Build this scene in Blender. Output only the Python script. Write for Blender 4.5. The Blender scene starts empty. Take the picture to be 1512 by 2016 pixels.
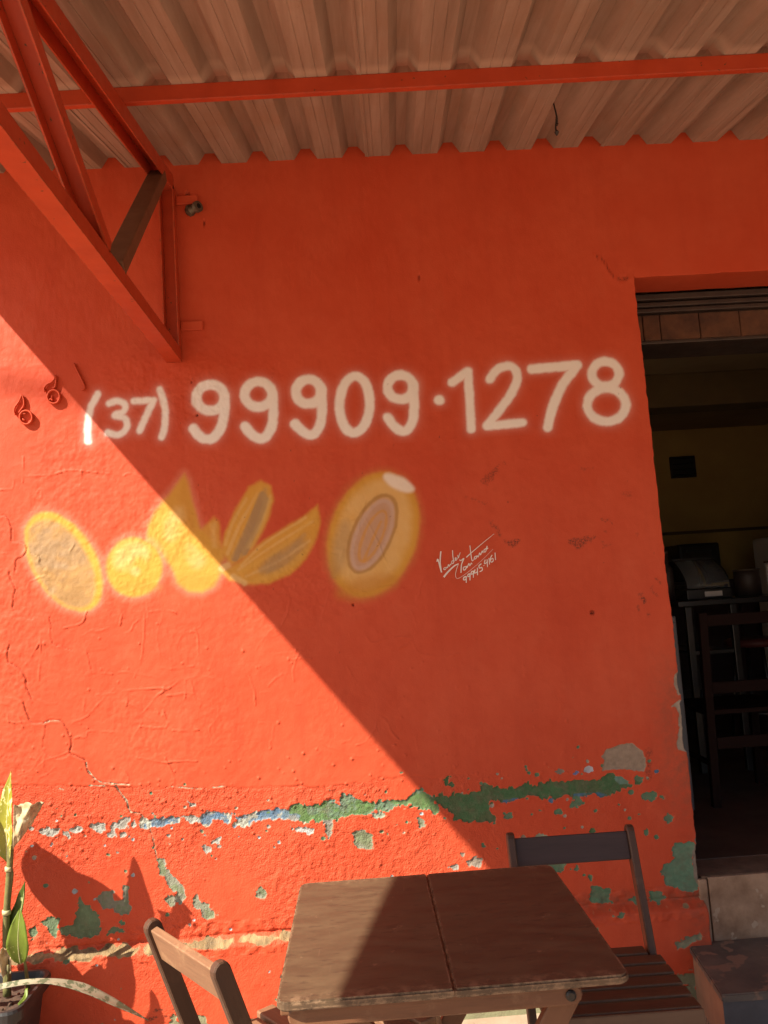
import bpy, bmesh, math, random
import numpy as np
from mathutils import Vector, Matrix

random.seed(7)
RNG = np.random.default_rng(11)
scene = bpy.context.scene
COL = scene.collection

# ------------------------------------------------------------------ camera
EYE, DIST = 1.5, 3.0742
PITCH, ROLL, YAW = map(math.radians, (6.0, -3.7, 2.1))
FPX, CX, CY = 1600.0, 756.0, 1008.0          # the photograph is 1512 x 2016
CAMPOS = np.array([0.0, -DIST, EYE])
_fw = np.array([math.sin(YAW)*math.cos(PITCH), math.cos(YAW)*math.cos(PITCH), math.sin(PITCH)])
_rt = np.array([math.cos(YAW), -math.sin(YAW), 0.0])
_up = np.cross(_rt, _fw)
_r2 = math.cos(ROLL)*_rt + math.sin(ROLL)*_up
_u2 = -math.sin(ROLL)*_rt + math.cos(ROLL)*_up
cam_d = bpy.data.cameras.new('camera')
cam = bpy.data.objects.new('camera', cam_d)
COL.objects.link(cam)
cam_d.sensor_fit = 'VERTICAL'
cam_d.sensor_height = 36.0
cam_d.lens = FPX/2016*36.0
cam_d.clip_start, cam_d.clip_end = 0.02, 500
cam.matrix_world = Matrix(((_r2[0], _u2[0], -_fw[0], 0), (_r2[1], _u2[1], -_fw[1], -DIST),
                           (_r2[2], _u2[2], -_fw[2], EYE), (0, 0, 0, 1)))
scene.camera = cam

# ------------------------------------------------------------------ light
SUN = np.array([0.917, 0.60, -1.0])           # the way sunlight travels
SUNN = SUN/np.linalg.norm(SUN)
world = bpy.data.worlds.new('World')
scene.world = world
world.use_nodes = True
wn = world.node_tree
sky = wn.nodes.new('ShaderNodeTexSky')
sky.sky_type = 'NISHITA'
sky.sun_disc = False
sky.sun_elevation = math.asin(-SUNN[2])
sky.sun_rotation = math.atan2(-SUNN[0], -SUNN[1])
sky.air_density, sky.dust_density, sky.ozone_density = 1.0, 2.0, 1.0
bgn = next(n for n in wn.nodes if n.type == 'BACKGROUND')
bgn.inputs['Strength'].default_value = 0.06
wn.links.new(sky.outputs[0], bgn.inputs['Color'])
sl = bpy.data.lights.new('sun', 'SUN')
sl.energy, sl.angle, sl.color = 5.0, math.radians(0.5), (1.0, 0.90, 0.74)
sun = bpy.data.objects.new('sun', sl)
COL.objects.link(sun)
sun.rotation_euler = Vector(SUNN).to_track_quat('-Z', 'Y').to_euler()
sun.location = (-6, -5, 8)
scene.view_settings.view_transform = 'Standard'
scene.view_settings.look = 'None'
scene.view_settings.gamma = 1.0
scene.view_settings.use_curve_mapping = False
scene.view_settings.exposure = 1.36
try:
    scene.cycles.max_bounces = 10
    scene.cycles.diffuse_bounces = 6
    scene.cycles.use_denoising = True
except Exception:
    pass

# ------------------------------------------------------------------ measuring helpers
def ray(px, py):
    return _r2*((px-CX)/FPX) - _u2*((py-CY)/FPX) + _fw
def P(px, py, Y=0.0):
    d = ray(px, py); return CAMPOS + d*((Y-CAMPOS[1])/d[1])
def W(px, py):
    p = P(px, py); return (p[0], p[2])
def onZ(px, py, Z):
    d = ray(px, py); return CAMPOS + d*((Z-CAMPOS[2])/d[2])

# ------------------------------------------------------------------ object helpers
def link(name, me, mat=None, parent=None, M=None):
    o = bpy.data.objects.new(name, me)
    COL.objects.link(o)
    if mat is not None and me is not None and not me.materials:
        me.materials.append(mat)
    if parent is not None:
        o.parent = parent
    if M is not None:
        o.matrix_local = M
    return o
def tag(o, label=None, cat=None, group=None, kind=None):
    for k, v in (('label', label), ('category', cat), ('group', group), ('kind', kind)):
        if v: o[k] = v
    return o
def thing(name, label, cat, loc=(0, 0, 0), rz=0.0, group=None):
    o = bpy.data.objects.new(name, None)
    o.empty_display_size = 0.1
    COL.objects.link(o)
    o.location = loc; o.rotation_euler = (0, 0, rz)
    return tag(o, label, cat, group)
def bm_mesh(bm, name, smooth=False):
    bmesh.ops.recalc_face_normals(bm, faces=bm.faces)
    me = bpy.data.meshes.new(name)
    bm.to_mesh(me); bm.free()
    if smooth:
        for p in me.polygons: p.use_smooth = True
    return me
def box_bm(bm, lo, hi, bevel=0.0, seg=2):
    c = [(a+b)/2 for a, b in zip(lo, hi)]; s = [abs(b-a) for a, b in zip(lo, hi)]
    r = bmesh.ops.create_cube(bm, size=1.0, matrix=Matrix.Translation(c) @ Matrix.Diagonal((*s, 1)))
    if bevel > 0:
        es = list({e for v in r['verts'] for e in v.link_edges})
        bmesh.ops.bevel(bm, geom=es, offset=bevel, segments=seg, affect='EDGES', profile=0.5)
def box(name, lo, hi, mat, parent=None, bevel=0.0, seg=2):
    bm = bmesh.new(); box_bm(bm, lo, hi, bevel, seg)
    return link(name, bm_mesh(bm, name), mat, parent)
def frame(a, b, up=(0, 0, 1)):
    """matrix at the middle of a-b whose local X runs from a to b, local Z near up"""
    a, b = Vector(a), Vector(b)
    x = (b-a).normalized(); z = Vector(up); z = (z - x*z.dot(x)).normalized(); y = z.cross(x)
    m = Matrix((x, y, z)).transposed().to_4x4(); m.translation = (a+b)/2
    return m, (b-a).length
_bcache = {}
def board(name, a, b, w, t, mat, parent=None, up=(0, 0, 1), bevel=0.003, roundends=False):
    """a wooden bar from a to b: width w across local Y, thickness t along local Z"""
    m, L = frame(a, b, up)
    key = (name, round(L, 4), w, t, bevel, roundends, mat.name)
    me = _bcache.get(key)
    if me is None:
        bm = bmesh.new()
        if roundends:
            n = 7; pts = []
            for sx in (1, -1):
                for i in range(n):
                    an = -math.pi/2 + math.pi*i/(n-1)
                    pts.append((sx*(L/2 - w/2 + w/2*math.cos(an)), sx*(w/2*math.sin(an))))
            lo = [bm.verts.new((x, y, -t/2)) for x, y in pts]
            hi = [bm.verts.new((x, y, t/2)) for x, y in pts]
            bm.faces.new(lo[::-1]); bm.faces.new(hi)
            for i in range(len(pts)):
                j = (i+1) % len(pts)
                bm.faces.new((lo[i], lo[j], hi[j], hi[i]))
            bmesh.ops.bevel(bm, geom=[e for e in bm.edges if abs(e.verts[0].co.z-e.verts[1].co.z) < 1e-6],
                            offset=bevel, segments=1, affect='EDGES')
        else:
            box_bm(bm, (-L/2, -w/2, -t/2), (L/2, w/2, t/2), bevel)
        me = bm_mesh(bm, name)
        _bcache[key] = me
    return link(name, me, mat, parent, m)
def sweep(bm, pts, rad, n=8, flat=1.0, caps=True, up=None):
    """tube along pts; rad a number or a list; flat scales the second cross axis"""
    pts = [Vector(p) for p in pts]
    rad = rad if hasattr(rad, '__len__') else [rad]*len(pts)
    rings = []; prev = Vector(up) if up else None
    for i, p in enumerate(pts):
        t = (pts[min(i+1, len(pts)-1)] - pts[max(i-1, 0)]).normalized()
        if prev is None:
            prev = Vector((0, 0, 1)) if abs(t.z) < 0.9 else Vector((1, 0, 0))
        u = (prev - t*prev.dot(t)).normalized(); v = t.cross(u)
        if not up: prev = u
        rings.append([bm.verts.new(p + u*(rad[i]*flat*math.cos(2*math.pi*k/n)) + v*(rad[i]*math.sin(2*math.pi*k/n))) for k in range(n)])
    for a, b in zip(rings, rings[1:]):
        for k in range(n):
            bm.faces.new((a[k], a[(k+1) % n], b[(k+1) % n], b[k]))
    if caps:
        bm.faces.new(rings[0][::-1]); bm.faces.new(rings[-1])
def tube(name, pts, rad, mat, parent=None, n=8, **k):
    bm = bmesh.new(); sweep(bm, pts, rad, n, **k)
    return link(name, bm_mesh(bm, name, True), mat, parent)
def smooth_path(pts, n=6):
    """Catmull-Rom through 2D/3D points"""
    pts = [np.array(p, float) for p in pts]; out = []
    q = [2*pts[0]-pts[1]] + pts + [2*pts[-1]-pts[-2]]
    for i in range(1, len(q)-2):
        for k in range(n):
            t = k/n; a, b, c, d = q[i-1], q[i], q[i+1], q[i+2]
            out.append(0.5*((2*b)+(c-a)*t+(2*a-5*b+4*c-d)*t*t+(3*b-a-3*c+d)*t**3))
    out.append(pts[-1]); return out

# ------------------------------------------------------------------ materials
class N:
    def __init__(s, name):
        s.m = bpy.data.materials.new(name); s.m.use_nodes = True
        s.t = s.m.node_tree; s.b = next(n for n in s.t.nodes if n.type == 'BSDF_PRINCIPLED')
    def n(s, typ, **kw):
        x = s.t.nodes.new(typ)
        for k, v in kw.items():
            if k in x.inputs: x.inputs[k].default_value = v
            else: setattr(x, k, v)
        return x
    def l(s, a, b): s.t.links.new(a, b)
    def noise(s, vec, scale, detail=4.0, rough=0.55):
        x = s.n('ShaderNodeTexNoise'); x.inputs['Scale'].default_value = scale
        x.inputs['Detail'].default_value = detail; x.inputs['Roughness'].default_value = rough
        s.l(vec, x.inputs['Vector']); return x.outputs['Fac']
    def ramp(s, fac, a, b, ca=(0, 0, 0, 1), cb=(1, 1, 1, 1)):
        r = s.n('ShaderNodeValToRGB'); e = r.color_ramp.elements
        e[0].position, e[1].position = a, b; e[0].color, e[1].color = ca, cb
        s.l(fac, r.inputs[0]); return r.outputs[0]
    def mix(s, fac, a, b, mode='MIX'):
        x = s.n('ShaderNodeMix', data_type='RGBA'); x.blend_type = mode
        for v, i in ((fac, 0), (a, 6), (b, 7)):
            if hasattr(v, 'is_output') or isinstance(v, bpy.types.NodeSocket): s.l(v, x.inputs[i])
            elif i == 0: x.inputs[0].default_value = v
            else: x.inputs[i].default_value = (*v[:3], 1)
        return x.outputs[2]
    def math(s, op, a, b=None, c=None, clamp=False):
        x = s.n('ShaderNodeMath'); x.operation = op; x.use_clamp = clamp
        for i, v in enumerate((a, b, c)):
            if v is None: continue
            if isinstance(v, bpy.types.NodeSocket): s.l(v, x.inputs[i])
            else: x.inputs[i].default_value = v
        return x.outputs[0]
    def bump(s, h, strength=0.3, dist=0.004, prev=None):
        x = s.n('ShaderNodeBump'); x.inputs['Strength'].default_value = strength
        x.inputs['Distance'].default_value = dist; s.l(h, x.inputs['Height'])
        if prev is not None: s.l(prev, x.inputs['Normal'])
        return x.outputs[0]
    def coords(s, kind='Object', scale=None):
        c = s.n('ShaderNodeTexCoord').outputs[kind]
        if scale:
            m = s.n('ShaderNodeMapping'); m.inputs['Scale'].default_value = scale
            s.l(c, m.inputs['Vector']); c = m.outputs[0]
        return c
    def set(s, k, v):
        if isinstance(v, bpy.types.NodeSocket): s.l(v, s.b.inputs[k])
        else: s.b.inputs[k].default_value = v if not isinstance(v, tuple) else (*v[:3], 1)

def worn_edges(k, c, o, col, rad=0.006):
    bv = k.n('ShaderNodeBevel'); bv.samples = 4; bv.inputs['Radius'].default_value = rad
    dp = k.n('ShaderNodeVectorMath'); dp.operation = 'DOT_PRODUCT'
    k.l(bv.outputs[0], dp.inputs[0]); k.l(k.n('ShaderNodeNewGeometry').outputs['Normal'], dp.inputs[1])
    e = k.math('MULTIPLY_ADD', dp.outputs['Value'], -9.0, 8.7, clamp=True)
    w = k.math('MULTIPLY', e, k.ramp(k.noise(c, 42, 6, 0.75), 0.44, 0.56))
    return k.mix(k.math('MULTIPLY', w, 0.85), o, col)

def plain(name, col, col2=None, rough=0.7, scale=20.0, bump=0.15, metal=0.0, spec=0.4, bscale=80., speck=None, edge=None):
    """worn painted or raw surface: two tones blotched together, a fine relief, optional dark specks"""
    k = N(name); c = k.coords()
    f = k.ramp(k.noise(c, scale, 6, 0.6), 0.35, 0.68)
    o = k.mix(f, col, col2 or tuple(x*0.8 for x in col))
    if speck:
        o = k.mix(k.ramp(k.noise(c, speck[0], 3, 0.5), speck[1], speck[1]+0.03), o, speck[2])
    if edge: o = worn_edges(k, c, o, edge)
    k.set('Base Color', o)
    k.set('Roughness', k.math('MULTIPLY_ADD', k.noise(c, scale*1.7, 3), 0.25, rough-0.12))
    k.set('Metallic', metal); k.b.inputs['Specular IOR Level'].default_value = spec
    if bump: k.set('Normal', k.bump(k.noise(c, bscale, 5, 0.6), bump, 0.003))
    return k.m

def wood(name, col, col2, rough=0.5, wear=None, gscale=1.0, spec=0.35, edge=None):
    """varnished timber, grain along local X"""
    k = N(name); c = k.coords('Object', (2.2*gscale, 26*gscale, 26*gscale))
    oi = k.n('ShaderNodeObjectInfo').outputs['Random']
    off = k.n('ShaderNodeVectorMath'); off.operation = 'ADD'
    cb = k.n('ShaderNodeCombineXYZ'); k.l(k.math('MULTIPLY', oi, 37.0), cb.inputs[0]); k.l(k.math('MULTIPLY', oi, 11.0), cb.inputs[1])
    k.l(c, off.inputs[0]); k.l(cb.outputs[0], off.inputs[1]); v = off.outputs[0]
    g1 = k.noise(v, 1.0, 6, 0.65); g2 = k.noise(v, 4.5, 3, 0.6)
    o = k.mix(k.ramp(g1, 0.3, 0.72), col, col2)
    o = k.mix(k.math('MULTIPLY', k.ramp(g2, 0.52, 0.75), 0.55), o, tuple(x*0.45 for x in col))
    o = k.mix(k.math('MULTIPLY', oi, 0.35), o, tuple(x*1.3 for x in col2))
    if edge: o = worn_edges(k, k.coords(), o, edge, 0.004)
    if wear:
        c2 = k.coords()
        w = k.math('MULTIPLY', k.ramp(k.noise(c2, 9, 6, 0.7), 0.56, 0.70), 0.7)
        o = k.mix(w, o, wear)
    k.set('Base Color', o)
    k.set('Roughness', k.math('MULTIPLY_ADD', g1, 0.3, rough-0.15))
    k.b.inputs['Specular IOR Level'].default_value = spec
    k.set('Normal', k.bump(g2, 0.25, 0.0015))
    return k.m

ORANGE = (0.50, 0.060, 0.020)
def wall_material(name, attrs=True):
    k = N(name); c = k.coords('Generated') if False else k.n('ShaderNodeNewGeometry').outputs['Position']
    n_low = k.noise(c, 2.3, 4, 0.6); n_mid = k.noise(c, 14, 5, 0.6); n_fine = k.noise(c, 120, 4, 0.6)
    base = k.mix(k.ramp(n_low, 0.34, 0.66), ORANGE, (0.54, 0.080, 0.031))
    base = k.mix(k.math('MULTIPLY', k.ramp(n_mid, 0.45, 0.75), 0.35), base, (0.45, 0.050, 0.017))
    base = k.mix(k.math('MULTIPLY', k.ramp(k.noise(c, 45, 3, 0.7), 0.66, 0.78), 0.25), base, (0.53, 0.10, 0.045))
    mp = k.n('ShaderNodeMapping'); mp.inputs['Scale'].default_value = (7.0, 7.0, 0.7); k.l(c, mp.inputs['Vector'])
    base = k.mix(k.math('MULTIPLY', k.ramp(k.noise(mp.outputs[0], 1.6, 5, 0.65), 0.50, 0.74), 0.30), base, (0.40, 0.043, 0.015))
    base = k.mix(k.math('MULTIPLY', k.ramp(k.noise(c, 5.5, 6, 0.7), 0.54, 0.74), 0.28), base, (0.56, 0.115, 0.055))
    base = k.mix(k.math('MULTIPLY', k.ramp(k.noise(c, 240, 2, 0.5), 0.73, 0.77), 0.5), base, (0.20, 0.05, 0.025))
    rough = k.math('MULTIPLY_ADD', n_mid, 0.2, 0.55)
    if attrs:
        art = k.n('ShaderNodeAttribute'); art.attribute_name = 'art'
        al = k.n('ShaderNodeAttribute'); al.attribute_name = 'art_alpha'
        # spray-paint grain along the soft edges
        a = k.math('ADD', al.outputs['Fac'], k.math('MULTIPLY', k.math('SUBTRACT', n_fine, 0.5),
                   k.math('MULTIPLY', k.math('MULTIPLY', al.outputs['Fac'], k.math('SUBTRACT', 1.0, al.outputs['Fac'])), 1.1)), clamp=True)
        base = k.mix(a, base, art.outputs['Color'])
        dt = k.n('ShaderNodeAttribute'); dt.attribute_name = 'dirt_shade'
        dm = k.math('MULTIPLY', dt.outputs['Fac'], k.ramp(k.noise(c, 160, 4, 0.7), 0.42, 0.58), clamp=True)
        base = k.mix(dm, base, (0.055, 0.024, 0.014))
        sc = k.n('ShaderNodeAttribute'); sc.attribute_name = 'stain'
        base = k.mix(k.math('MULTIPLY', sc.outputs['Fac'], k.ramp(k.noise(c, 30, 5, 0.65), 0.3, 0.65), clamp=True), base, (0.16, 0.07, 0.04))
        ch = k.n('ShaderNodeAttribute'); ch.attribute_name = 'chip'
        cc = k.n('ShaderNodeAttribute'); cc.attribute_name = 'chip_colour'
        e = k.math('MULTIPLY_ADD', k.math('SUBTRACT', k.noise(c, 220, 3, 0.6), 0.5), 0.006, ch.outputs['Fac'])
        m = k.math('MULTIPLY_ADD', e, 900.0, 0.5, clamp=True)
        rim = k.math('MULTIPLY', k.math('SUBTRACT', k.math('MULTIPLY_ADD', e, 500.0, 1.2, clamp=True), m), 0.25, clamp=True)
        base = k.mix(rim, base, (0.50, 0.26, 0.15))
        ccol = k.mix(k.math('MULTIPLY', k.ramp(k.noise(c, 90, 4, 0.7), 0.55, 0.66), 0.12), cc.outputs['Color'], (0.32, 0.30, 0.22))
        ccol = k.mix(k.math('MULTIPLY', k.ramp(k.noise(c, 170, 3, 0.7), 0.64, 0.71), 0.25), ccol, (0.10, 0.10, 0.07))
        ccol = k.mix(k.math('MULTIPLY', k.ramp(k.noise(c, 26, 5, 0.7), 0.47, 0.68), 0.45), ccol, (0.155, 0.125, 0.085))
        base = k.mix(m, base, ccol)
        rough = k.math('MULTIPLY_ADD', m, 0.3, rough)
        rg = k.n('ShaderNodeAttribute'); rg.attribute_name = 'rough_amount'
        nb = k.bump(k.noise(c, 190, 4, 0.6), 0.35, 0.0012)
        nb2 = k.n('ShaderNodeBump'); nb2.inputs['Distance'].default_value = 0.0045
        k.l(k.math('MULTIPLY', rg.outputs['Fac'], 1.2, clamp=True), nb2.inputs['Strength'])
        k.l(k.noise(c, 165, 3, 0.55), nb2.inputs['Height']); k.l(nb, nb2.inputs['Normal'])
        k.set('Normal', nb2.outputs[0])
    else:
        k.set('Normal', k.bump(k.noise(c, 190, 4, 0.6), 0.35, 0.0012))
    k.set('Base Color', base); k.set('Roughness', rough)
    k.b.inputs['Specular IOR Level'].default_value = 0.3
    return k.m

M_wall = wall_material('orange_wall_paint')
M_wall_plain = wall_material('orange_wall_paint_plain', False)
M_white_paint = plain('white_brush_paint', (0.80, 0.74, 0.70), rough=0.6, bump=0)
M_red_steel = plain('orange_painted_steel', (0.47, 0.060, 0.020), (0.40, 0.047, 0.016), 0.45, 14, 0.1, speck=(55, 0.70, (0.10, 0.045, 0.02)), edge=(0.10, 0.05, 0.025))
M_brown_steel = plain('brown_primed_steel', (0.17, 0.085, 0.045), (0.13, 0.06, 0.03), 0.6, 12, 0.1)
M_concrete = plain('pale_worn_concrete', (0.36, 0.27, 0.20), (0.29, 0.21, 0.15), 0.9, 9, 0.5, bscale=60, speck=(70, 0.68, (0.2, 0.15, 0.11)))
M_earth = plain('red_earth_street', (0.42, 0.255, 0.165), (0.34, 0.205, 0.13), 0.95, 1.4, 0.6, bscale=12)
M_slate = plain('dark_slate_step', (0.085, 0.070, 0.062), (0.15, 0.118, 0.095), 0.55, 7, 0.3, bscale=50, speck=(11, 0.55, (0.22, 0.14, 0.10)))
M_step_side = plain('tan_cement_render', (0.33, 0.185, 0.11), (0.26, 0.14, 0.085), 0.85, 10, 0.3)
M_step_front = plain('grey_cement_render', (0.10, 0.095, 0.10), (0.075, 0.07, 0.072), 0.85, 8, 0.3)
M_sill = plain('stained_beige_tile', (0.36, 0.235, 0.155), (0.20, 0.115, 0.07), 0.6, 11, 0.25, speck=(16, 0.62, (0.38, 0.28, 0.2)))
M_grout = plain('brown_mortar', (0.17, 0.10, 0.065), (0.11, 0.065, 0.04), 0.95, 20, 0.5)
M_floor_in = plain('dark_tile_floor', (0.10, 0.055, 0.038), (0.065, 0.036, 0.026), 0.55, 5, 0.1)
M_mustard = plain('mustard_interior_paint', (0.50, 0.36, 0.12), (0.43, 0.30, 0.10), 0.8, 4, 0.1)
M_ceiling_in = plain('dull_interior_ceiling', (0.34, 0.26, 0.14), (0.27, 0.20, 0.11), 0.9, 3, 0.1)
M_beam = plain('dark_ceiling_beam', (0.13, 0.09, 0.035), (0.10, 0.07, 0.03), 0.8, 5, 0.1)
M_brick = plain('brown_clay_block', (0.115, 0.055, 0.03), (0.06, 0.03, 0.02), 0.9, 14, 0.5)
M_shutter = plain('dark_shutter_steel', (0.05, 0.035, 0.028), (0.03, 0.02, 0.018), 0.5, 12, 0.1)
M_black = plain('black_plastic', (0.018, 0.017, 0.018), (0.028, 0.026, 0.026), 0.45, 9, 0.05)
M_steel = plain('brushed_stainless', (0.085, 0.085, 0.082), (0.06, 0.06, 0.058), 0.35, 6, 0.03, metal=0.9)
M_white = plain('white_enamel', (0.72, 0.68, 0.62), (0.64, 0.6, 0.54), 0.35, 4, 0.02)
M_grey_cab = plain('grey_cabinet_paint', (0.10, 0.105, 0.115), (0.08, 0.083, 0.09), 0.5, 5, 0.05)
M_iron = plain('oxidised_grey_metal', (0.16, 0.125, 0.09), (0.09, 0.065, 0.045), 0.5, 40, 0.3, metal=0.5)
M_bolt = plain('dark_bolt', (0.045, 0.04, 0.038), (0.03, 0.028, 0.026), 0.4, 60, 0.2, metal=0.6)
M_dark = plain('black_hole', (0.006, 0.005, 0.004), rough=0.9, bump=0)
M_soil = plain('potting_soil', (0.045, 0.028, 0.02), (0.10, 0.055, 0.035), 0.95, 60, 0.8, bscale=120)
M_stone = plain('clay_pebble', (0.30, 0.15, 0.08), (0.2, 0.1, 0.06), 0.9, 40, 0.5)
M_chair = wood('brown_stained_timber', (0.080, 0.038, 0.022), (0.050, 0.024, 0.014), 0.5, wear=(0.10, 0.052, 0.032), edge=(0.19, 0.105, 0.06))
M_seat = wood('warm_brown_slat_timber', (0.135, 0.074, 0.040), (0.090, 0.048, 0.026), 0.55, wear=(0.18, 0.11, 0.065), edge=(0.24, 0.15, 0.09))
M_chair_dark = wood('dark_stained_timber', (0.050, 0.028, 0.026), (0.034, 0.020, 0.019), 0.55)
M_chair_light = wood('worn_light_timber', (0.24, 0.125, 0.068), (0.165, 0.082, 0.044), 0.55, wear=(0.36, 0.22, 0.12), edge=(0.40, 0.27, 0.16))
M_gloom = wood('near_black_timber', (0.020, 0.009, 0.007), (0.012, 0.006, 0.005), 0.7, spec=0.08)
M_rail = wood('brown_rail_timber', (0.16, 0.070, 0.034), (0.11, 0.046, 0.023), 0.5, wear=(0.2, 0.11, 0.06), edge=(0.24, 0.14, 0.08))
M_dead = plain('dry_leaf', (0.56, 0.46, 0.29), (0.30, 0.20, 0.10), 0.8, 30, 0.5)

def table_top_material():
    k = N('worn_table_varnish'); c = k.coords()
    cs = k.coords('Object', (3, 14, 3))
    g = k.noise(cs, 2.2, 6, 0.65)
    o = k.mix(k.ramp(g, 0.3, 0.7), (0.092, 0.057, 0.033), (0.066, 0.040, 0.024))
    blot = k.noise(k.coords('Object', (4, 11, 4)), 2.0, 5, 0.6)
    o = k.mix(k.math('MULTIPLY', k.ramp(blot, 0.42, 0.66), 0.6), o, (0.130, 0.082, 0.045))
    o = k.mix(k.math('MULTIPLY', k.ramp(k.noise(k.coords('Object', (7, 22, 7)), 3.0, 3, 0.5), 0.60, 0.66), 0.55), o, (0.052, 0.030, 0.020))
    sep = k.n('ShaderNodeSeparateXYZ'); k.l(c, sep.inputs[0])
    ex = k.math('SUBTRACT', 0.33, k.math('ABSOLUTE', sep.outputs[1]))     # distance to the front and back edges
    edge = k.math('MULTIPLY_ADD', ex, -28.0, 1.15, clamp=True)
    wm = k.math('MULTIPLY', edge, k.ramp(k.noise(c, 34, 6, 0.7), 0.50, 0.62))
    o = k.mix(k.math('MULTIPLY', wm, 0.6), o, (0.27, 0.17, 0.10))
    o = k.mix(k.math('MULTIPLY', k.ramp(k.noise(c, 19, 5, 0.75), 0.64, 0.70), 0.5), o, (0.27, 0.17, 0.10))
    o = worn_edges(k, c, o, (0.30, 0.19, 0.115), 0.007)
    scr = k.noise(k.coords('Object', (60, 3, 3)), 2.0, 4, 0.7)
    o = k.mix(k.math('MULTIPLY', k.ramp(scr, 0.66, 0.70), 0.25), o, (0.24, 0.16, 0.10))
    k.set('Base Color', o)
    k.set('Roughness', k.math('MULTIPLY_ADD', blot, 0.35, 0.32))
    k.b.inputs['Specular IOR Level'].default_value = 0.35
    k.set('Normal', k.bump(g, 0.07, 0.001))
    return k.m
M_table = table_top_material()

def leaf_material(name, col, spot, mid=(0.45, 0.45, 0.2), spots=0.58, sc=55):
    k = N(name); c = k.coords()
    o = k.mix(k.ramp(k.noise(c, 18, 4), 0.3, 0.7), col, tuple(x*0.7 for x in col))
    o = k.mix(k.ramp(k.noise(k.coords('Object', (1, 1, 0.45)), sc, 3, 0.6), spots, spots+0.05), o, spot)
    k.set('Base Color', o); k.set('Roughness', 0.4)
    tr = k.n('ShaderNodeBsdfTranslucent'); k.l(o, tr.inputs['Color'])
    mx = k.n('ShaderNodeMixShader'); mx.inputs[0].default_value = 0.22
    out = next(n for n in k.t.nodes if n.type == 'OUTPUT_MATERIAL')
    k.l(k.b.outputs[0], mx.inputs[1]); k.l(tr.outputs[0], mx.inputs[2]); k.l(mx.outputs[0], out.inputs['Surface'])
    return k.m
M_leaf_y = leaf_material('yellow_green_speckled_leaf', (0.33, 0.32, 0.035), (0.72, 0.68, 0.32), spots=0.55, sc=75)
M_leaf_g = leaf_material('dark_green_leaf', (0.075, 0.12, 0.02), (0.35, 0.40, 0.16), spots=0.66, sc=60)
M_leaf_b = leaf_material('bright_green_leaf', (0.17, 0.24, 0.028), (0.42, 0.46, 0.16), spots=0.68, sc=60)
M_leaf_snake = leaf_material('grey_mottled_leaf', (0.46, 0.42, 0.30), (0.15, 0.17, 0.10), spots=0.50, sc=45)
M_stem = plain('plant_stem', (0.16, 0.16, 0.05), (0.10, 0.085, 0.035), 0.6, 30, 0.3)
M_midrib = plain('pale_leaf_rib', (0.50, 0.47, 0.26), rough=0.6, bump=0)

def roof_material():
    k = N('dusty_roof_sheet'); c = k.n('ShaderNodeNewGeometry').outputs['Position']
    m = k.n('ShaderNodeMapping'); m.inputs['Scale'].default_value = (16, 0.8, 1); k.l(c, m.inputs['Vector'])
    st = k.noise(m.outputs[0], 1.6, 5, 0.65)
    o = k.mix(k.ramp(st, 0.3, 0.7), (0.41, 0.305, 0.235), (0.255, 0.18, 0.13))
    o = k.mix(k.math('MULTIPLY', k.ramp(k.noise(c, 3.0, 5, 0.65), 0.48, 0.72), 0.45), o, (0.30, 0.17, 0.095))
    o = k.mix(k.math('MULTIPLY', k.ramp(k.noise(c, 70, 3, 0.6), 0.63, 0.72), 0.3), o, (0.24, 0.15, 0.09))
    # paler soft-edged band along the street side of the purlin
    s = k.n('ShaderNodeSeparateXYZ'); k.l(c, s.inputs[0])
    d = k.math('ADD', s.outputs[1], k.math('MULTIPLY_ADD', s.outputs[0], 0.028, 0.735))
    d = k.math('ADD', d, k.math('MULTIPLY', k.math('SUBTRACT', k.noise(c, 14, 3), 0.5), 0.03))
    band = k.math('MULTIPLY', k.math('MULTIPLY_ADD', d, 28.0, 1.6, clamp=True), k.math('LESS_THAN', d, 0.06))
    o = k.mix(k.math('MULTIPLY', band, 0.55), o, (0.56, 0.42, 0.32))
    k.set('Base Color', o); k.set('Roughness', 0.55); k.b.inputs['Specular IOR Level'].default_value = 0.35
    k.set('Normal', k.bump(k.noise(c, 60, 4), 0.08, 0.002))
    return k.m
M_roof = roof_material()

kk = N('display_glass'); kk.set('Base Color', (0.8, 0.85, 0.85)); kk.set('Roughness', 0.05)
kk.b.inputs['Transmission Weight'].default_value = 0.92; kk.b.inputs['IOR'].default_value = 1.3
M_glass = kk.m

# ------------------------------------------------------------------ ground
bm = bmesh.new()
bmesh.ops.create_grid(bm, x_segments=2, y_segments=2, size=120, matrix=Matrix.Translation((0, -60, -0.14)))
street = tag(link('street', bm_mesh(bm, 'street'), M_earth), kind='structure')
pave = tag(box('pavement', (-9, -4.2, -0.14 - 0.2), (9, 0.02, 0.0), M_concrete), kind='structure')
kerb = tag(box('kerb', (-9, -4.34, -0.3), (9, -4.2, 0.005), M_concrete, bevel=0.012), kind='structure')

# ------------------------------------------------------------------ the building
shop = thing('shop_building', 'orange plastered shop front with spray painted phone number, fruit and peeling paint', 'building')
XJ, ZD, THK = 1.163, 2.699, 0.18           # jamb, door head, wall thickness
XR = 2.30                                   # right side of the doorway
FLOOR_IN = 0.41

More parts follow.
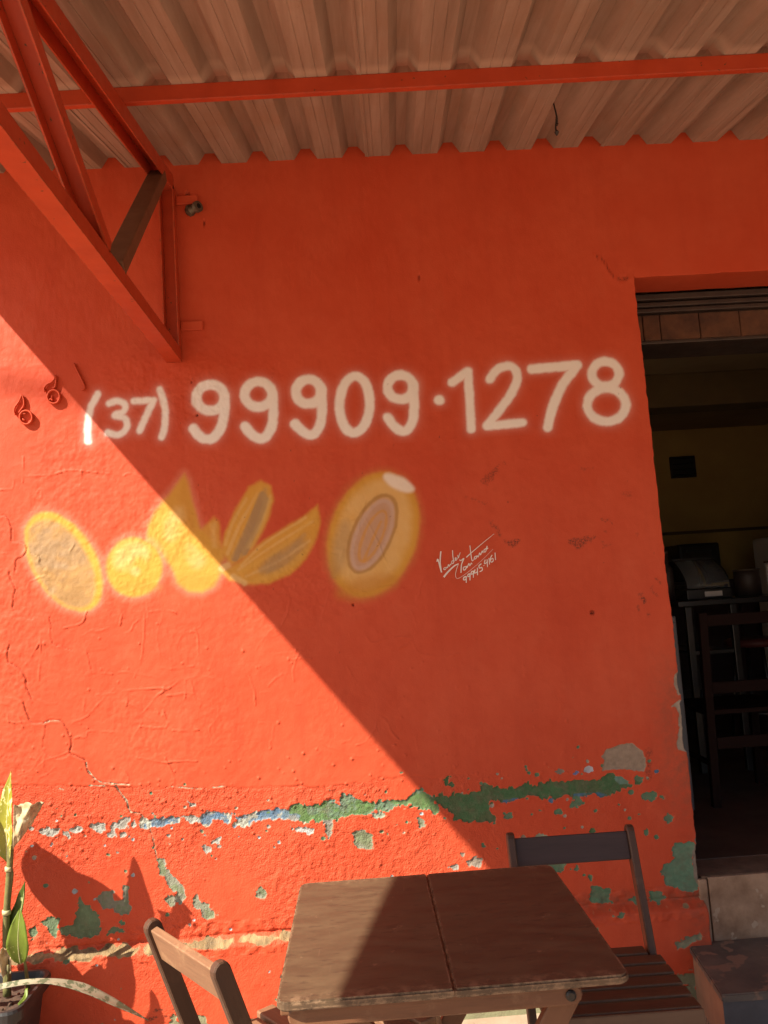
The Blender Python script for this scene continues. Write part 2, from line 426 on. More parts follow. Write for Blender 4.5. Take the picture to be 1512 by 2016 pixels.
_tabs = {}
def vnoise(x, z, sc, seed=0):
    if seed not in _tabs: _tabs[seed] = np.random.default_rng(1000+seed).random((256, 256)).astype(np.float32)
    T = _tabs[seed]
    gx, gz = x/sc + 101.3, z/sc + 57.7
    ix, iz = np.floor(gx).astype(int), np.floor(gz).astype(int)
    fx, fz = gx-ix, gz-iz
    fx = fx*fx*fx*(fx*(fx*6-15)+10); fz = fz*fz*fz*(fz*(fz*6-15)+10)
    g = lambda a, b: T[(iz+b) % 256, (ix+a) % 256]
    return (g(0, 0)*(1-fx)+g(1, 0)*fx)*(1-fz) + (g(0, 1)*(1-fx)+g(1, 1)*fx)*fz - 0.5
def fbm(x, z, sc, seed=0, oct=3, gain=0.5):
    a, s = 1.0, 0
    for i in range(oct):
        s = s + a*vnoise(x, z, sc/2**i, seed+i*7); a *= gain
    return s
def sstep(a, b, v):
    t = np.clip((v-a)/(b-a), 0, 1); return t*t*(3-2*t)

# -- the grid the front wall is built on
X0, ZTOP = -2.30, 3.40
xs = np.concatenate([np.arange(X0, -1.42, 0.008), np.linspace(-1.42, XJ, 708)])
zs = np.concatenate([np.arange(-0.03, 1.02, 0.0035), np.arange(1.02, 2.55, 0.0042), np.arange(2.55, ZTOP+0.011, 0.012)])
NX, NZ = len(xs), len(zs)
GX, GZ = np.meshgrid(xs, zs)
art = np.zeros((NZ, NX, 3), np.float32); art[:] = (0.6, 0.3, 0.1)
alpha = np.zeros((NZ, NX), np.float32)
dirt_shade = np.zeros((NZ, NX), np.float32); stain = np.zeros((NZ, NX), np.float32)
chip = np.full((NZ, NX), -0.05, np.float32)
ccol = np.zeros((NZ, NX, 3), np.float32); ccol[:] = (0.3, 0.35, 0.2)
H = np.zeros((NZ, NX), np.float32)          # relief, metres towards the street

def window(pts, R):
    p = np.array(pts); a, b = p.min(0)-R, p.max(0)+R
    i0, i1 = np.searchsorted(xs, (a[0], b[0])); j0, j1 = np.searchsorted(zs, (a[1], b[1]))
    return (slice(max(j0, 0), min(j1+1, NZ)), slice(max(i0, 0), min(i1+1, NX)))
def polydist(pts, R, closed=False, signed=False):
    """window and distance to a polyline"""
    s = window(pts, R); x, z = GX[s], GZ[s]
    D = np.full(x.shape, 9.0, np.float32); side = np.zeros(x.shape, np.float32)
    q = list(pts) + ([pts[0]] if closed else [])
    for (ax, az), (bx, bz) in zip(q, q[1:]):
        dx, dz = bx-ax, bz-az; L2 = dx*dx+dz*dz+1e-12
        t = np.clip(((x-ax)*dx+(z-az)*dz)/L2, 0, 1)
        d = np.hypot(x-ax-t*dx, z-az-t*dz)
        if signed:
            cr = (x-ax)*dz-(z-az)*dx; side = np.where(d < D, np.sign(cr), side)
        D = np.minimum(D, d)
    return (s, D, side) if signed else (s, D)
def polysdf(pts, R=0.03):
    """positive inside a closed outline"""
    s, D = polydist(pts, R, True); x, z = GX[s], GZ[s]; ins = np.zeros(x.shape, bool)
    q = list(pts)+[pts[0]]
    for (ax, az), (bx, bz) in zip(q, q[1:]):
        c = ((az > z) != (bz > z)) & (x < (bx-ax)*(z-az)/(bz-az+1e-12)+ax); ins ^= c
    return s, np.where(ins, D, -D)
def paint(s, a, col):
    """lay paint of coverage a over the art layer"""
    a = np.clip(a, 0, 1)[..., None]; A = alpha[s][..., None]
    out = A + a*(1-A)
    art[s] = np.where(out > 1e-4, (art[s]*A*(1-a) + np.array(col, np.float32)*a)/np.maximum(out, 1e-4), art[s])
    alpha[s] = out[..., 0]
def px_tr(ox, oy, k):
    return lambda pts: [W(ox+x/k, oy+y/k) for x, y in pts]
def ell(cx, cy, rx, ry, ang=0, n=40, a0=0, a1=360):
    c, s = math.cos(math.radians(ang)), math.sin(math.radians(ang)); o = []
    for i in range(n+1):
        t = math.radians(a0+(a1-a0)*i/n); x, y = rx*math.cos(t), ry*math.sin(t)
        o.append((cx+x*c-y*s, cy+x*s+y*c))
    return o
WHITE = (0.80, 0.76, 0.72)
def spray(pts, half, col=WHITE, soft=0.0115, k=1.0):
    s, D = polydist(pts, half+soft*2.5)
    jag = fbm(GX[s], GZ[s], 0.02, 3, 2)*0.003
    core = 1-sstep(half-soft*0.55, half+soft*0.75, D+jag)
    halo = 0.20*np.exp(-np.maximum(D-half, 0)/(soft*0.9))
    paint(s, k*np.maximum(core, halo*(core < 1)), col)

# -- the telephone number
T5 = px_tr(0, 680, 3.6); T6 = px_tr(360, 680, 3.024); T7 = px_tr(820, 680, 3.287)
sm = lambda p, n=5: [tuple(q) for q in smooth_path(p, n)]
for p in ([(691, 345), (642, 450), (622, 560), (622, 680)],
          [(775, 412), (830, 393), (885, 422), (872, 470), (812, 494), (880, 515), (902, 560), (880, 610), (830, 634), (765, 617)],
          [(1130, 312), (1160, 400), (1172, 490), (1165, 580), (1146, 650)]):
    spray(T5(sm(p)), 0.0122)
spray(T5([(948, 395), (1088, 387)]+sm([(1088, 387), (1045, 480), (990, 605)])), 0.0122)
for cx, cy, rx, ry, st in ((163, 311, 84, 78, [(247, 300), (247, 400), (225, 490), (190, 545), (145, 558), (95, 538), (62, 497)]),
                           (450, 291, 82, 76, [(532, 285), (538, 400), (526, 490), (490, 545), (450, 553), (405, 525), (370, 482)]),
                           (748, 275, 76, 72, [(825, 265), (828, 390), (818, 470), (785, 522), (745, 530), (700, 502), (668, 467)]),
                           (1295, 250, 76, 72, [(1372, 235), (1376, 370), (1368, 450), (1335, 502), (1300, 508), (1255, 478), (1219, 430)])):
    spray(T6(ell(cx, cy, rx, ry)), 0.0185); spray(T6(sm(st)), 0.0180)
spray(T6(ell(1022, 352, 90, 168, 2)), 0.0180)
spray(T7([(147, 352), (149, 353)]), 0.019)
spray(T7([(232, 240), (332, 168)]+sm([(332, 168), (345, 370), (354, 542)])), 0.0165)
spray(T7(sm([(474, 218), (520, 160), (580, 135), (632, 150), (652, 210), (625, 290), (560, 390), (500, 465), (455, 522)])+[(455, 522), (685, 500)]), 0.0165)
spray(T7([(745, 155), (1040, 128)]+sm([(1040, 128), (945, 255), (885, 390), (848, 528)])), 0.0180)
spray(T7(ell(1222, 183, 88, 80)), 0.0170); spray(T7(ell(1230, 385, 125, 108)), 0.0175)

# -- the painted fruit
YEL, DYEL, CREAM, TAN, PINKY = (0.58, 0.295, 0.040), (0.49, 0.205, 0.025), (0.66, 0.43, 0.17), (0.30, 0.195, 0.105), (0.46, 0.27, 0.18)
A8 = px_tr(0, 900, 3.287); A9 = px_tr(380, 900, 3.15)
def fill(pts, col, soft=0.010, k=1.0, halo=None, grow=0.0, mott=0.0):
    s, D = polysdf(pts, 0.07); D = D+grow
    jag = fbm(GX[s], GZ[s], 0.03, 5, 2)*0.004
    if halo: paint(s, 0.34*sstep(-0.035, 0.002, D+jag*2), halo)
    a = sstep(-soft, soft, D+jag)*k
    if mott: a = a*np.clip(1-mott*(0.5+fbm(GX[s], GZ[s], 0.05, 9, 3)*1.6), 0, 1)
    paint(s, a, col)
HALO = (0.70, 0.30, 0.20)
e1 = ell(412, 675, 355, 205, 59)
fill(A8(e1), YEL, halo=HALO); fill(A8(ell(398, 690, 318, 172, 59)), TAN, 0.012, 0.95, mott=0.25)
fill(A8(ell(430, 850, 150, 90, 40)), (0.32, 0.17, 0.05), 0.02, 0.7, mott=0.6)
for q in range(26):
    a, r = RNG.uniform(0, 6.28), RNG.uniform(0, 0.8); cx, cy = 398+250*r*math.cos(a)*0.5-120*r*math.sin(a)*0.7, 690+250*r*math.sin(a)
    fill(A8(ell(cx, cy, RNG.uniform(12, 40), RNG.uniform(8, 22), RNG.uniform(0, 180), 10)), [(0.38, 0.26, 0.15), (0.24, 0.15, 0.08), (0.40, 0.22, 0.07)][q % 3], 0.012, 0.45)
fill(A8([(1195, 105), (1120, 210), (1010, 340), (955, 450), (945, 540), (1040, 620), (1110, 720), (1150, 810), (1220, 870), (1310, 875), (1390, 830), (1430, 740), (1445, 640), (1400, 560), (1300, 470), (1260, 330), (1225, 190)]), YEL, 0.012, 0.95, halo=HALO)
fill(A8([(1195, 120), (1150, 250), (1230, 500), (1270, 420), (1225, 190)]), DYEL, 0.02, 0.4)
fill(A8(ell(1130, 430, 60, 120, 20)), CREAM, 0.02, 0.55, mott=0.5)
fill(A8(ell(1270, 620, 60, 100, -10)), CREAM, 0.02, 0.6, mott=0.5)
fill(A8(ell(1250, 800, 110, 50, 0)), DYEL, 0.02, 0.4, mott=0.4)
fill(A8(ell(868, 712, 182, 190)), YEL, halo=HALO)
fill(A8(ell(845, 640, 120, 90, -20)), CREAM, 0.02, 0.75, mott=0.3); fill(A8(ell(905, 700, 50, 55)), YEL, 0.015, 0.9); fill(A8(ell(875, 740, 30, 28)), CREAM, 0.01, 0.6)
fill(A8(ell(900, 840, 140, 40, 0)), DYEL, 0.02, 0.5, mott=0.4)
fill(A9([(-30, 520), (60, 440), (130, 368), (160, 400), (175, 520), (200, 640), (120, 640)]), YEL, 0.012, 0.85)
fill(A9([(110, 420), (140, 400), (150, 560), (120, 560)]), CREAM, 0.012, 0.4)
fill(A9([(170, 590), (195, 470), (270, 310), (345, 190), (420, 145), (485, 180), (500, 270), (465, 390), (400, 520), (330, 620), (240, 670)]), YEL, 0.010, 0.95)
for p, c, h, k in (([(215, 600), (290, 420), (400, 230)], CREAM, 0.006, 0.5), ([(260, 620), (350, 430), (430, 240)], TAN, 0.016, 0.8),
                   ([(320, 590), (410, 400), (455, 270)], TAN, 0.012, 0.8), ([(200, 540), (250, 400), (330, 260)], CREAM, 0.005, 0.4),
                   ([(340, 560), (440, 370), (480, 240)], CREAM, 0.004, 0.4)):
    spray(A9(sm(p)), h, c, 0.008, k)
fill(A9([(180, 710), (300, 640), (400, 545), (560, 440), (700, 358), (772, 296), (790, 400), (770, 500), (700, 630), (600, 730), (470, 785), (340, 790), (230, 760)]), YEL, 0.010, 0.95)
fill(A9(ell(560, 620, 170, 60, -35)), TAN, 0.02, 0.75, mott=0.3)
for p in ([(280, 700), (480, 560), (740, 400)], [(330, 740), (540, 640), (720, 520)], [(300, 670), (450, 530), (700, 375)]):
    spray(A9(sm(p)), 0.0045, CREAM, 0.007, 0.45)
for p, c, h in (([(225, 640), (300, 470), (370, 300), (415, 190)], (0.62, 0.32, 0.05), 0.006), ([(300, 610), (390, 450), (440, 290), (450, 200)], (0.42, 0.26, 0.10), 0.007), ([(360, 560), (430, 420), (478, 270)], (0.60, 0.36, 0.08), 0.006),
                ([(260, 730), (420, 640), (600, 520), (760, 350)], (0.62, 0.34, 0.06), 0.006), ([(380, 770), (560, 700), (690, 590)], (0.60, 0.33, 0.06), 0.009), ([(420, 700), (560, 620), (690, 480)], (0.40, 0.24, 0.10), 0.007),
                ([(1000, 260), (930, 420), (880, 640)], CREAM, 0.012), ([(1330, 300), (1340, 480), (1260, 700)], CREAM, 0.014), ([(1060, 330), (980, 520), (960, 700)], (0.45, 0.24, 0.06), 0.010)):
    spray(A9(sm(p)), h, c, 0.011, 0.55)
spray(A9([(180, 690), (215, 670)]), 0.012, CREAM, 0.01, 0.9); spray(A9([(250, 740), (320, 780)]), 0.010, CREAM, 0.01, 0.8)
fill(A9(ell(1118, 480, 400, 272, -72)), YEL, 0.012, 0.97, halo=(0.5, 0.2, 0.06)); fill(A9(ell(1118, 478, 350, 225, -72)), (0.66, 0.41, 0.15), 0.02, 0.9, mott=0.2)
fill(A9(ell(1080, 800, 190, 60, -15)), DYEL, 0.03, 0.7); fill(A9(ell(915, 570, 55, 180, 12)), TAN, 0.02, 0.4)
spray(A9(ell(1112, 475, 255, 118, -66)), 0.007, (0.34, 0.17, 0.04), 0.008, 0.75)
fill(A9(ell(1112, 480, 240, 105, -66)), PINKY, 0.010, 0.9)
spray(A9(ell(1112, 480, 225, 95, -66)), 0.007, (0.52, 0.36, 0.29), 0.009, 0.6); spray(A9(ell(1115, 490, 170, 55, -66)), 0.005, (0.55, 0.26, 0.05), 0.006, 0.7)
spray(A9(sm([(1060, 640), (1110, 520), (1165, 400)])), 0.005, (0.55, 0.26, 0.05), 0.006, 0.7)
fill(A9(ell(1275, 160, 105, 42, 26)), (0.76, 0.66, 0.56), 0.010, 0.95)

# -- flaking: outlines of the lost paint
GREEN, DGREEN, CHALK, BLUE, GREYP, PALEG = (0.105, 0.195, 0.115), (0.062, 0.135, 0.058), (0.26, 0.25, 0.225), (0.085, 0.165, 0.27), (0.24, 0.19, 0.15), (0.165, 0.20, 0.115)
def flake(pts, col, jag=0.006, sc=0.018, depth=0.0018, mott=None, mk=0.5):
    s, D = polysdf(pts, 0.035); x, z = GX[s], GZ[s]
    D = D + fbm(x, z, sc, 21, 3)*jag*1.7 + 0.0012 + fbm(x, z, 0.0075, 23, 2)*jag*1.25*(1 if jag > 0.0035 else 0.3)
    up = D > chip[s]
    c = np.broadcast_to(np.array(col, np.float32), D.shape+(3,)).copy()
    if mott is not None:
        w = sstep(-0.05, 0.25, fbm(x, z, 0.035, 33, 4, 0.7))*mk
        edge = np.exp(-np.maximum(D, 0)/0.004)*0.4
        w = np.clip(w+edge, 0, 1)[..., None]
        c = c*(1-w)+np.array(mott, np.float32)*w
    w2 = (0.95+0.22*fbm(x, z, 0.012, 35, 2))[..., None]
    ccol[s] = np.where(up[..., None], c*w2, ccol[s])
    chip[s] = np.maximum(chip[s], D)
def dab(px, py, rx, ry, col, ang=0, **k):
    flake([W(*q) for q in ell(px, py, rx, ry, ang, 10)], col, **k)
C1 = px_tr(60, 1480, 3.024); C2 = px_tr(500, 1480, 3.024); C3 = px_tr(840, 1500, 3.287); C4 = px_tr(860, 1440, 2.8); C8 = px_tr(0, 1480, 3.76); CJ = px_tr(1250, 1200, 5.77)
for p in ([(50, 470), (100, 458), (160, 465), (168, 490), (120, 502), (70, 495)], [(180, 462), (230, 480), (238, 512), (205, 505), (185, 485)],
          [(228, 456), (300, 446), (302, 475), (262, 486), (235, 470)], [(358, 436), (400, 425), (447, 430), (442, 465), (405, 482), (372, 462)],
          [(470, 440), (530, 405), (588, 398), (582, 450), (540, 452), (490, 460)], [(455, 485), (500, 473), (518, 505), (465, 510)],
          [(525, 495), (567, 488), (545, 514)], [(600, 430), (622, 418), (632, 445), (610, 452)], [(910, 385), (955, 375), (995, 388), (1002, 415), (950, 422)],
          [(935, 298), (985, 310), (987, 330), (950, 322)], [(1078, 530), (1132, 513), (1112, 542), (1075, 547)], [(1022, 570), (1065, 558), (1072, 595), (1045, 607)]):
    flake(C1(p), CHALK, mott=(0.36, 0.38, 0.36), mk=0.6)
for p in ([(640, 430), (665, 398), (720, 412), (790, 392), (882, 388), (887, 415), (830, 432), (780, 442), (740, 452), (700, 462), (650, 452)],
          [(1008, 395), (1045, 363), (1120, 358), (1202, 373), (1200, 410), (1165, 427), (1120, 407), (1080, 417), (1050, 457), (1013, 427)],
          [(1203, 430), (1230, 393), (1290, 372), (1350, 357), (1400, 347), (1470, 337), (1520, 343), (1520, 402), (1440, 402), (1380, 402), (1330, 417), (1300, 442), (1240, 447), (1208, 455)]):
    flake(C1(p), BLUE, mott=(0.42, 0.42, 0.34), mk=0.8)
flake(C1([(755, 643), (787, 643), (802, 690), (832, 740), (882, 775), (912, 800), (927, 840), (922, 880), (900, 902), (868, 890), (860, 860), (885, 835), (850, 832), (818, 790), (788, 740), (763, 690)]), PALEG, mott=CHALK)
for p in ([(798, 875), (850, 863), (862, 915), (845, 927), (815, 897)], [(963, 880), (990, 858), (1022, 890), (1052, 905), (1087, 945), (1112, 970), (1090, 992), (1045, 997), (1018, 965), (1008, 935), (978, 930)],
          [(1343, 830), (1370, 798), (1402, 825), (1402, 850), (1380, 877), (1348, 850)]):
    flake(C1(p), PALEG, mott=CHALK, mk=0.4)
flake(C1([(400, 870), (440, 828), (492, 828), (497, 890), (550, 880), (555, 808), (582, 803), (592, 960), (560, 972), (510, 962), (493, 930), (430, 937), (408, 905)]), (0.15, 0.19, 0.12), mott=(0.22, 0.20, 0.17))
for p in ([(455, 1300), (540, 1290), (570, 1180), (595, 1075), (622, 1140), (660, 1148), (722, 1210), (750, 1260), (742, 1362), (600, 1372), (460, 1352)],
          [(290, 1265), (380, 1223), (437, 1240), (412, 1372), (378, 1350), (353, 1290)], [(203, 1335), (260, 1298), (282, 1340), (240, 1392)],
          [(798, 1352), (830, 1308), (872, 1298), (887, 1325)], [(490, 1530), (557, 1478), (530, 1532)]):
    flake(C8(p), (0.135, 0.20, 0.115), mott=(0.10, 0.14, 0.085), mk=0.4)
dab(241, 1818, 5, 4, GREEN); dab(240, 1834, 6, 4, GREEN)
flake(C2([(-10, 370), (100, 343), (200, 350), (230, 318), (270, 298), (310, 330), (360, 330), (420, 293), (460, 288), (508, 320), (530, 255), (570, 268), (612, 272), (650, 300), (690, 298), (740, 293), (800, 293), (860, 283), (910, 278), (950, 238), (1000, 212), (1052, 260), (1105, 340), (1115, 352), (1075, 378), (1040, 347), (990, 342), (950, 318), (900, 317), (850, 328), (780, 348), (720, 353), (660, 378), (600, 373), (540, 388), (500, 398), (470, 402), (402, 413), (330, 418), (270, 413), (240, 388), (160, 398), (90, 393), (-10, 403)]), (0.095, 0.175, 0.060), mott=(0.16, 0.22, 0.22), mk=0.4, jag=0.008)
flake(C2([(-10, 372), (100, 350), (230, 345), (330, 350), (360, 400), (270, 410), (160, 395), (-10, 402)]), (0.12, 0.20, 0.26), mott=CHALK, mk=0.7, jag=0.009)
flake(C2([(470, 400), (462, 480), (442, 515), (420, 430), (405, 408)]), CHALK, mott=PALEG)
for p, c in (([(203, 443), (300, 458), (352, 463), (347, 492), (300, 477), (230, 467)], (0.45, 0.46, 0.46)), ([(588, 480), (650, 466), (712, 500), (707, 572), (620, 582), (600, 540)], PALEG),
             ([(973, 395), (1012, 398), (1012, 442), (985, 447)], PALEG), ([(1268, 660), (1310, 628), (1357, 633), (1352, 677), (1280, 687)], GREYP),
             ([(698, 365), (750, 358), (787, 375), (770, 394), (720, 387)], (0.25, 0.32, 0.24)), ([(1225, 600), (1255, 603), (1240, 622)], GREYP), ([(1160, 690), (1205, 670), (1210, 700)], CHALK)):
    flake(C2(p), c, mott=CHALK, mk=0.35)
flake(C3([(-5, 210), (60, 235), (90, 203), (110, 223), (170, 198), (230, 208), (300, 203), (345, 188), (365, 138), (410, 133), (427, 168), (500, 173), (580, 168), (620, 148), (660, 128), (672, 148), (740, 143), (790, 123), (830, 138), (900, 138), (980, 123), (1060, 128), (1130, 113), (1180, 83), (1222, 83), (1242, 113), (1335, 150), (1280, 172), (1230, 192), (1190, 222), (1140, 227), (1110, 202), (1050, 207), (980, 217), (900, 212), (830, 237), (760, 227), (650, 222), (560, 247), (500, 257), (440, 242), (417, 245), (402, 310), (442, 350), (442, 387), (380, 387), (260, 387), (180, 372), (163, 335), (128, 330), (133, 305), (60, 262), (-5, 310)]), DGREEN, mott=(0.10, 0.105, 0.055), mk=0.45, jag=0.0075)
flake(C3([(880, 205), (1000, 200), (1110, 190), (1200, 195), (1180, 222), (1140, 230), (1100, 205), (980, 218)]), (0.07, 0.15, 0.24), mott=DGREEN, mk=0.5, jag=0.008)
flake(C3([(480, 240), (600, 225), (590, 245), (500, 262)]), (0.07, 0.14, 0.26), mott=DGREEN, mk=0.4)
flake(C3([(1180, 90), (1225, 88), (1330, 150), (1240, 175)]), (0.13, 0.23, 0.19), mott=GREEN, mk=0.4)
flake(C3([(965, 215), (992, 240), (1018, 265), (975, 293), (933, 287)]), GREEN)
for x, y, rx, ry, c in ((525, 350, 27, 22, GREEN), (847, 325, 23, 18, GREEN), (1440, 222, 50, 28, GREEN), (1375, 108, 28, 18, GREEN), (145, 95, 22, 10, DGREEN), (125, 137, 8, 12, DGREEN),
                        (158, 145, 11, 9, DGREEN), (265, 182, 9, 7, DGREEN), (630, 505, 22, 25, GREYP), (745, 485, 38, 15, (0.27, 0.30, 0.22)), (1420, 462, 12, 12, GREEN), (1485, 487, 15, 14, GREEN),
                        (1070, 450, 12, 12, DGREEN), (370, 545, 10, 12, GREEN), (865, 65, 22, 13, GREYP), (1050, 48, 22, 14, (0.45, 0.45, 0.5)), (968, 78, 14, 10, (0.16, 0.2, 0.38)),
                        (710, 85, 14, 6, GREEN), (1485, 60, 14, 7, BLUE), (740, 322, 10, 6, GREEN), (890, 428, 12, 8, GREEN), (1525, 225, 15, 9, GREEN), (805, 250, 12, 12, BLUE)):
    p = [(x+q[0], y+q[1]) for q in ell(0, 0, rx, ry, 0, 10)]
    flake(C3(p), c)
flake(C4([(915, 217), (928, 160), (913, 140), (935, 100), (975, 88), (1030, 68), (1090, 73), (1132, 110), (1153, 150), (1152, 190), (1142, 217), (1080, 215), (1020, 205), (960, 207)]), (0.30, 0.225, 0.165), mott=(0.36, 0.28, 0.21), mk=0.3, jag=0.003)
for p, c in (([(1303, 613), (1395, 618), (1390, 690), (1402, 770), (1422, 850), (1380, 882), (1310, 862), (1265, 850), (1253, 790), (1230, 780), (1255, 740), (1300, 700)], (0.115, 0.215, 0.14)),
             ([(560, 720), (722, 703), (692, 760), (650, 782), (600, 760)], GREEN), ([(828, 932), (860, 880), (853, 855), (962, 870), (952, 920), (972, 947), (900, 952)], GREEN),
             ([(1058, 930), (1110, 908), (1102, 947)], GREEN), ([(1173, 885), (1230, 883), (1257, 915), (1240, 942), (1178, 937)], GREEN),
             ([(955, 1000), (1022, 983), (1002, 1012)], GREEN), ([(838, 1080), (882, 1053), (872, 1110), (848, 1122)], PALEG), ([(1298, 1142), (1400, 1088), (1412, 1110), (1340, 1162), (1308, 1172)], (0.30, 0.25, 0.15)),
             ([(740, 760), (775, 748), (770, 775)], GREEN), ([(835, 795), (852, 793), (850, 815)], GREEN), ([(1255, 470), (1275, 455), (1296, 470), (1294, 500), (1270, 508)], GREEN)):
    flake(C4(p), c, mott=(0.15, 0.21, 0.14), mk=0.4)
for p in ([(1398, 572), (1440, 560), (1452, 780), (1450, 880), (1420, 860), (1393, 830), (1388, 680)],):
    flake(C4(p), GREYP, mott=(0.25, 0.20, 0.16), jag=0.004)
for p in ([(413, 740), (465, 690), (520, 690), (520, 965), (440, 972), (420, 860)], [(388, 1105), (450, 1033), (530, 1038), (580, 1500), (600, 1642), (520, 1620), (458, 1600), (458, 1500), (475, 1400), (460, 1200), (430, 1110)],
          [(403, 380), (440, 300), (480, 480), (440, 492)]):
    flake(CJ(p), (0.36, 0.29, 0.23), mott=(0.28, 0.22, 0.17), jag=0.003)
# odd little flakes all along the band
for i in range(210):
    x = RNG.uniform(-1.3 if i % 12 else -2.2, 1.05); z = 0.735 + 0.012*x + RNG.normal(0, 0.06) if i < 140 else RNG.uniform(0.03, 0.80)
    r = RNG.uniform(0.0015, 0.0048)*(1.0 if i % 9 else 1.8)
    c = [CHALK, PALEG, GREEN, (0.38, 0.33, 0.26), (0.34, 0.4, 0.44)][RNG.integers(5)] if x < 0.4 else [GREEN, DGREEN, GREEN, (0.34, 0.30, 0.24)][RNG.integers(4)]
    flake([(x+r*q[0]*RNG.uniform(.8, 1.5), z+r*q[1]) for q in ell(0, 0, 1, 1, 0, 8)], c, jag=0.003, sc=0.01)
# the foot of the wall has lost most of its paint
foot = 0.055 - GZ + fbm(GX, GZ, 0.07, 41, 4, 0.6)*0.075
ff = (foot > chip) & (GZ < 0.15)
ccol[ff] = (0.21, 0.21, 0.125); chip = np.where(GZ < 0.15, np.maximum(chip, foot), chip)
# the ledge: bare cement along most of the plinth's top
ZL = 0.331
lw = 0.009-0.010*sstep(0.1, 0.5, GX)+0.012*fbm(GX, GZ, 0.2, 43, 2) - np.abs(GZ-(ZL-0.013)) + fbm(GX, GZ, 0.03, 44, 3)*0.020
lf = (lw > chip) & (np.abs(GZ-ZL) < 0.06)
ccol[lf] = (np.array((0.29, 0.20, 0.10))[None]*(0.85+0.6*fbm(GX, GZ, 0.02, 45, 3))[lf][:, None]).astype(np.float32)
chip = np.where(np.abs(GZ-ZL) < 0.06, np.maximum(chip, lw), chip)
stain += (0.55*np.exp(-((GZ-ZL-0.015)/0.03)**2)*sstep(-0.2, 0.2, GX)).astype(np.float32)
stain += (0.6*sstep(1.02, 1.16, GX)*sstep(1.35, 1.0, GZ)*sstep(0.45, 0.8, GZ)).astype(np.float32)
stain += (0.5*sstep(1.05, 1.16, GX)*sstep(0.45, 0.3, GZ)).astype(np.float32)

# -- relief
crackz = np.interp(GX[0], [W(p, q)[0] for p, q in ((0, 1546), (170, 1547), (400, 1551), (560, 1547), (660, 1545), (720, 1541), (740, 1532), (860, 1527), (1000, 1520))],
                   [W(p, q)[1] for p, q in ((0, 1546), (170, 1547), (400, 1551), (560, 1547), (660, 1545), (720, 1541), (740, 1532), (860, 1527), (1000, 1520))])[None, :]
cz = crackz + fbm(GX, GZ*0+0.3, 0.05, 51, 4, 0.6)*0.013
lower = sstep(0.004, -0.004, GZ-cz)                        # 1 below the old plaster line
leftness = sstep(0.55, -0.1, GX)
H += 0.0035*fbm(GX, GZ, 0.45, 61, 2) + 0.0016*fbm(GX, GZ, 0.11, 62, 3) + 0.0011*fbm(GX, GZ, 0.035, 63, 3)
H += (1-lower)*0.0018*np.exp(-np.abs(GZ-cz)/0.02)*sstep(0.35, 0.1, GX)*(0.6+1.2*fbm(GX, GZ, 0.12, 52, 2))
H -= 0.002*np.exp(-((GZ-cz+0.002)/0.0035)**2)*sstep(0.4, 0.1, GX)*(0.55+1.3*fbm(GX, GZ, 0.05, 53, 2))
stucco = 0.55*fbm(GX, GZ, 0.0125, 64, 2, 0.6)+0.35*fbm(GX, GZ, 0.03, 67, 2, 0.6)
stucco = np.sign(stucco)*np.abs(stucco)**0.8
patchy = np.clip(0.75+1.6*fbm(GX, GZ, 0.22, 65, 2), 0.15, 1.3)*np.where(GZ < ZL-0.03, 0.45, 1.0)
H += lower*0.0031*stucco*patchy*(0.25+0.75*leftness)
H += (1-lower)*0.0016*stucco*sstep(0.35, -0.2, GX)*(0.7+1.6*fbm(GX, GZ, 0.25, 68, 2))
rough_amount = (lower*patchy*(0.25+0.75*leftness)*0.9 + 0.12).astype(np.float32)
for i in range(420):                                       # paint blisters and grit
    x = RNG.uniform(-1.3, 0.75)
    z = np.interp(x, xs, crackz[0]) + (RNG.normal(-0.05, 0.06) if i < 250 else RNG.uniform(-0.75, 0.6))
    r = RNG.uniform(0.002, 0.0048)
    s = window([(x, z)], r*3); d = np.hypot(GX[s]-x, GZ[s]-z)
    H[s] += 0.9*r*np.exp(-(d/r)**2)*(0.6 if x > 0.2 else 1.0)
def crack(pts, w=0.0022, depth=0.004, lip=0.0015, dark=0.5):
    q = [(x+RNG.normal(0, 0.0012), z+RNG.normal(0, 0.0012)) for x, z in sm(pts, 4)]
    s, D, sd = polydist(q, 0.03, signed=True)
    H[s] -= depth*np.exp(-(D/w)**2)
    H[s] += lip*np.exp(-np.abs(D)/0.008)*(0.5+0.5*sd)*(D < 0.03)
    dirt_shade[s] = np.maximum(dirt_shade[s], dark*np.exp(-(D/(w*0.7))**2))
K8 = px_tr(0, 900, 3.287); K7 = px_tr(0, 1180, 3.78)
crack(K8([(-10, 383), (40, 385), (68, 440), (75, 500), (80, 547), (150, 555), (172, 600), (150, 640), (108, 660), (95, 740)]), 0.002, 0.003, 0.003)
crack(K8([(172, 600), (215, 630), (255, 640), (262, 690)]), 0.0015, 0.002, 0.0025, 0.3)
crack(K8([(60, 745), (72, 800), (100, 850), (85, 910), (85, 975)]), 0.002, 0.003, 0.0025)
crack(K7([(100, 10), (95, 60), (110, 90), (180, 135), (240, 152)]), 0.0013, 0.001, 0.0015, 0.1)
crack(K7([(-5, 380), (45, 385), (75, 330), (55, 300)]), 0.0014, 0.001, 0.0018, 0.15)
crack(K7([(75, 335), (60, 390), (58, 460), (100, 490), (150, 522), (185, 575), (200, 660), (237, 745)]), 0.0026, 0.004, 0.003)
crack(K7([(375, 130), (380, 220), (388, 325), (460, 350), (535, 385)]), 0.0015, 0.002, 0.002, 0.3)
crack(K7([(172, 765), (200, 850), (230, 910), (330, 917), (380, 900), (460, 915), (500, 980), (532, 1060), (518, 1140), (570, 1170), (632, 1200), (650, 1270), (680, 1310), (740, 1358), (850, 1370), (960, 1377)]), 0.0026, 0.0045, 0.003, 0.6)
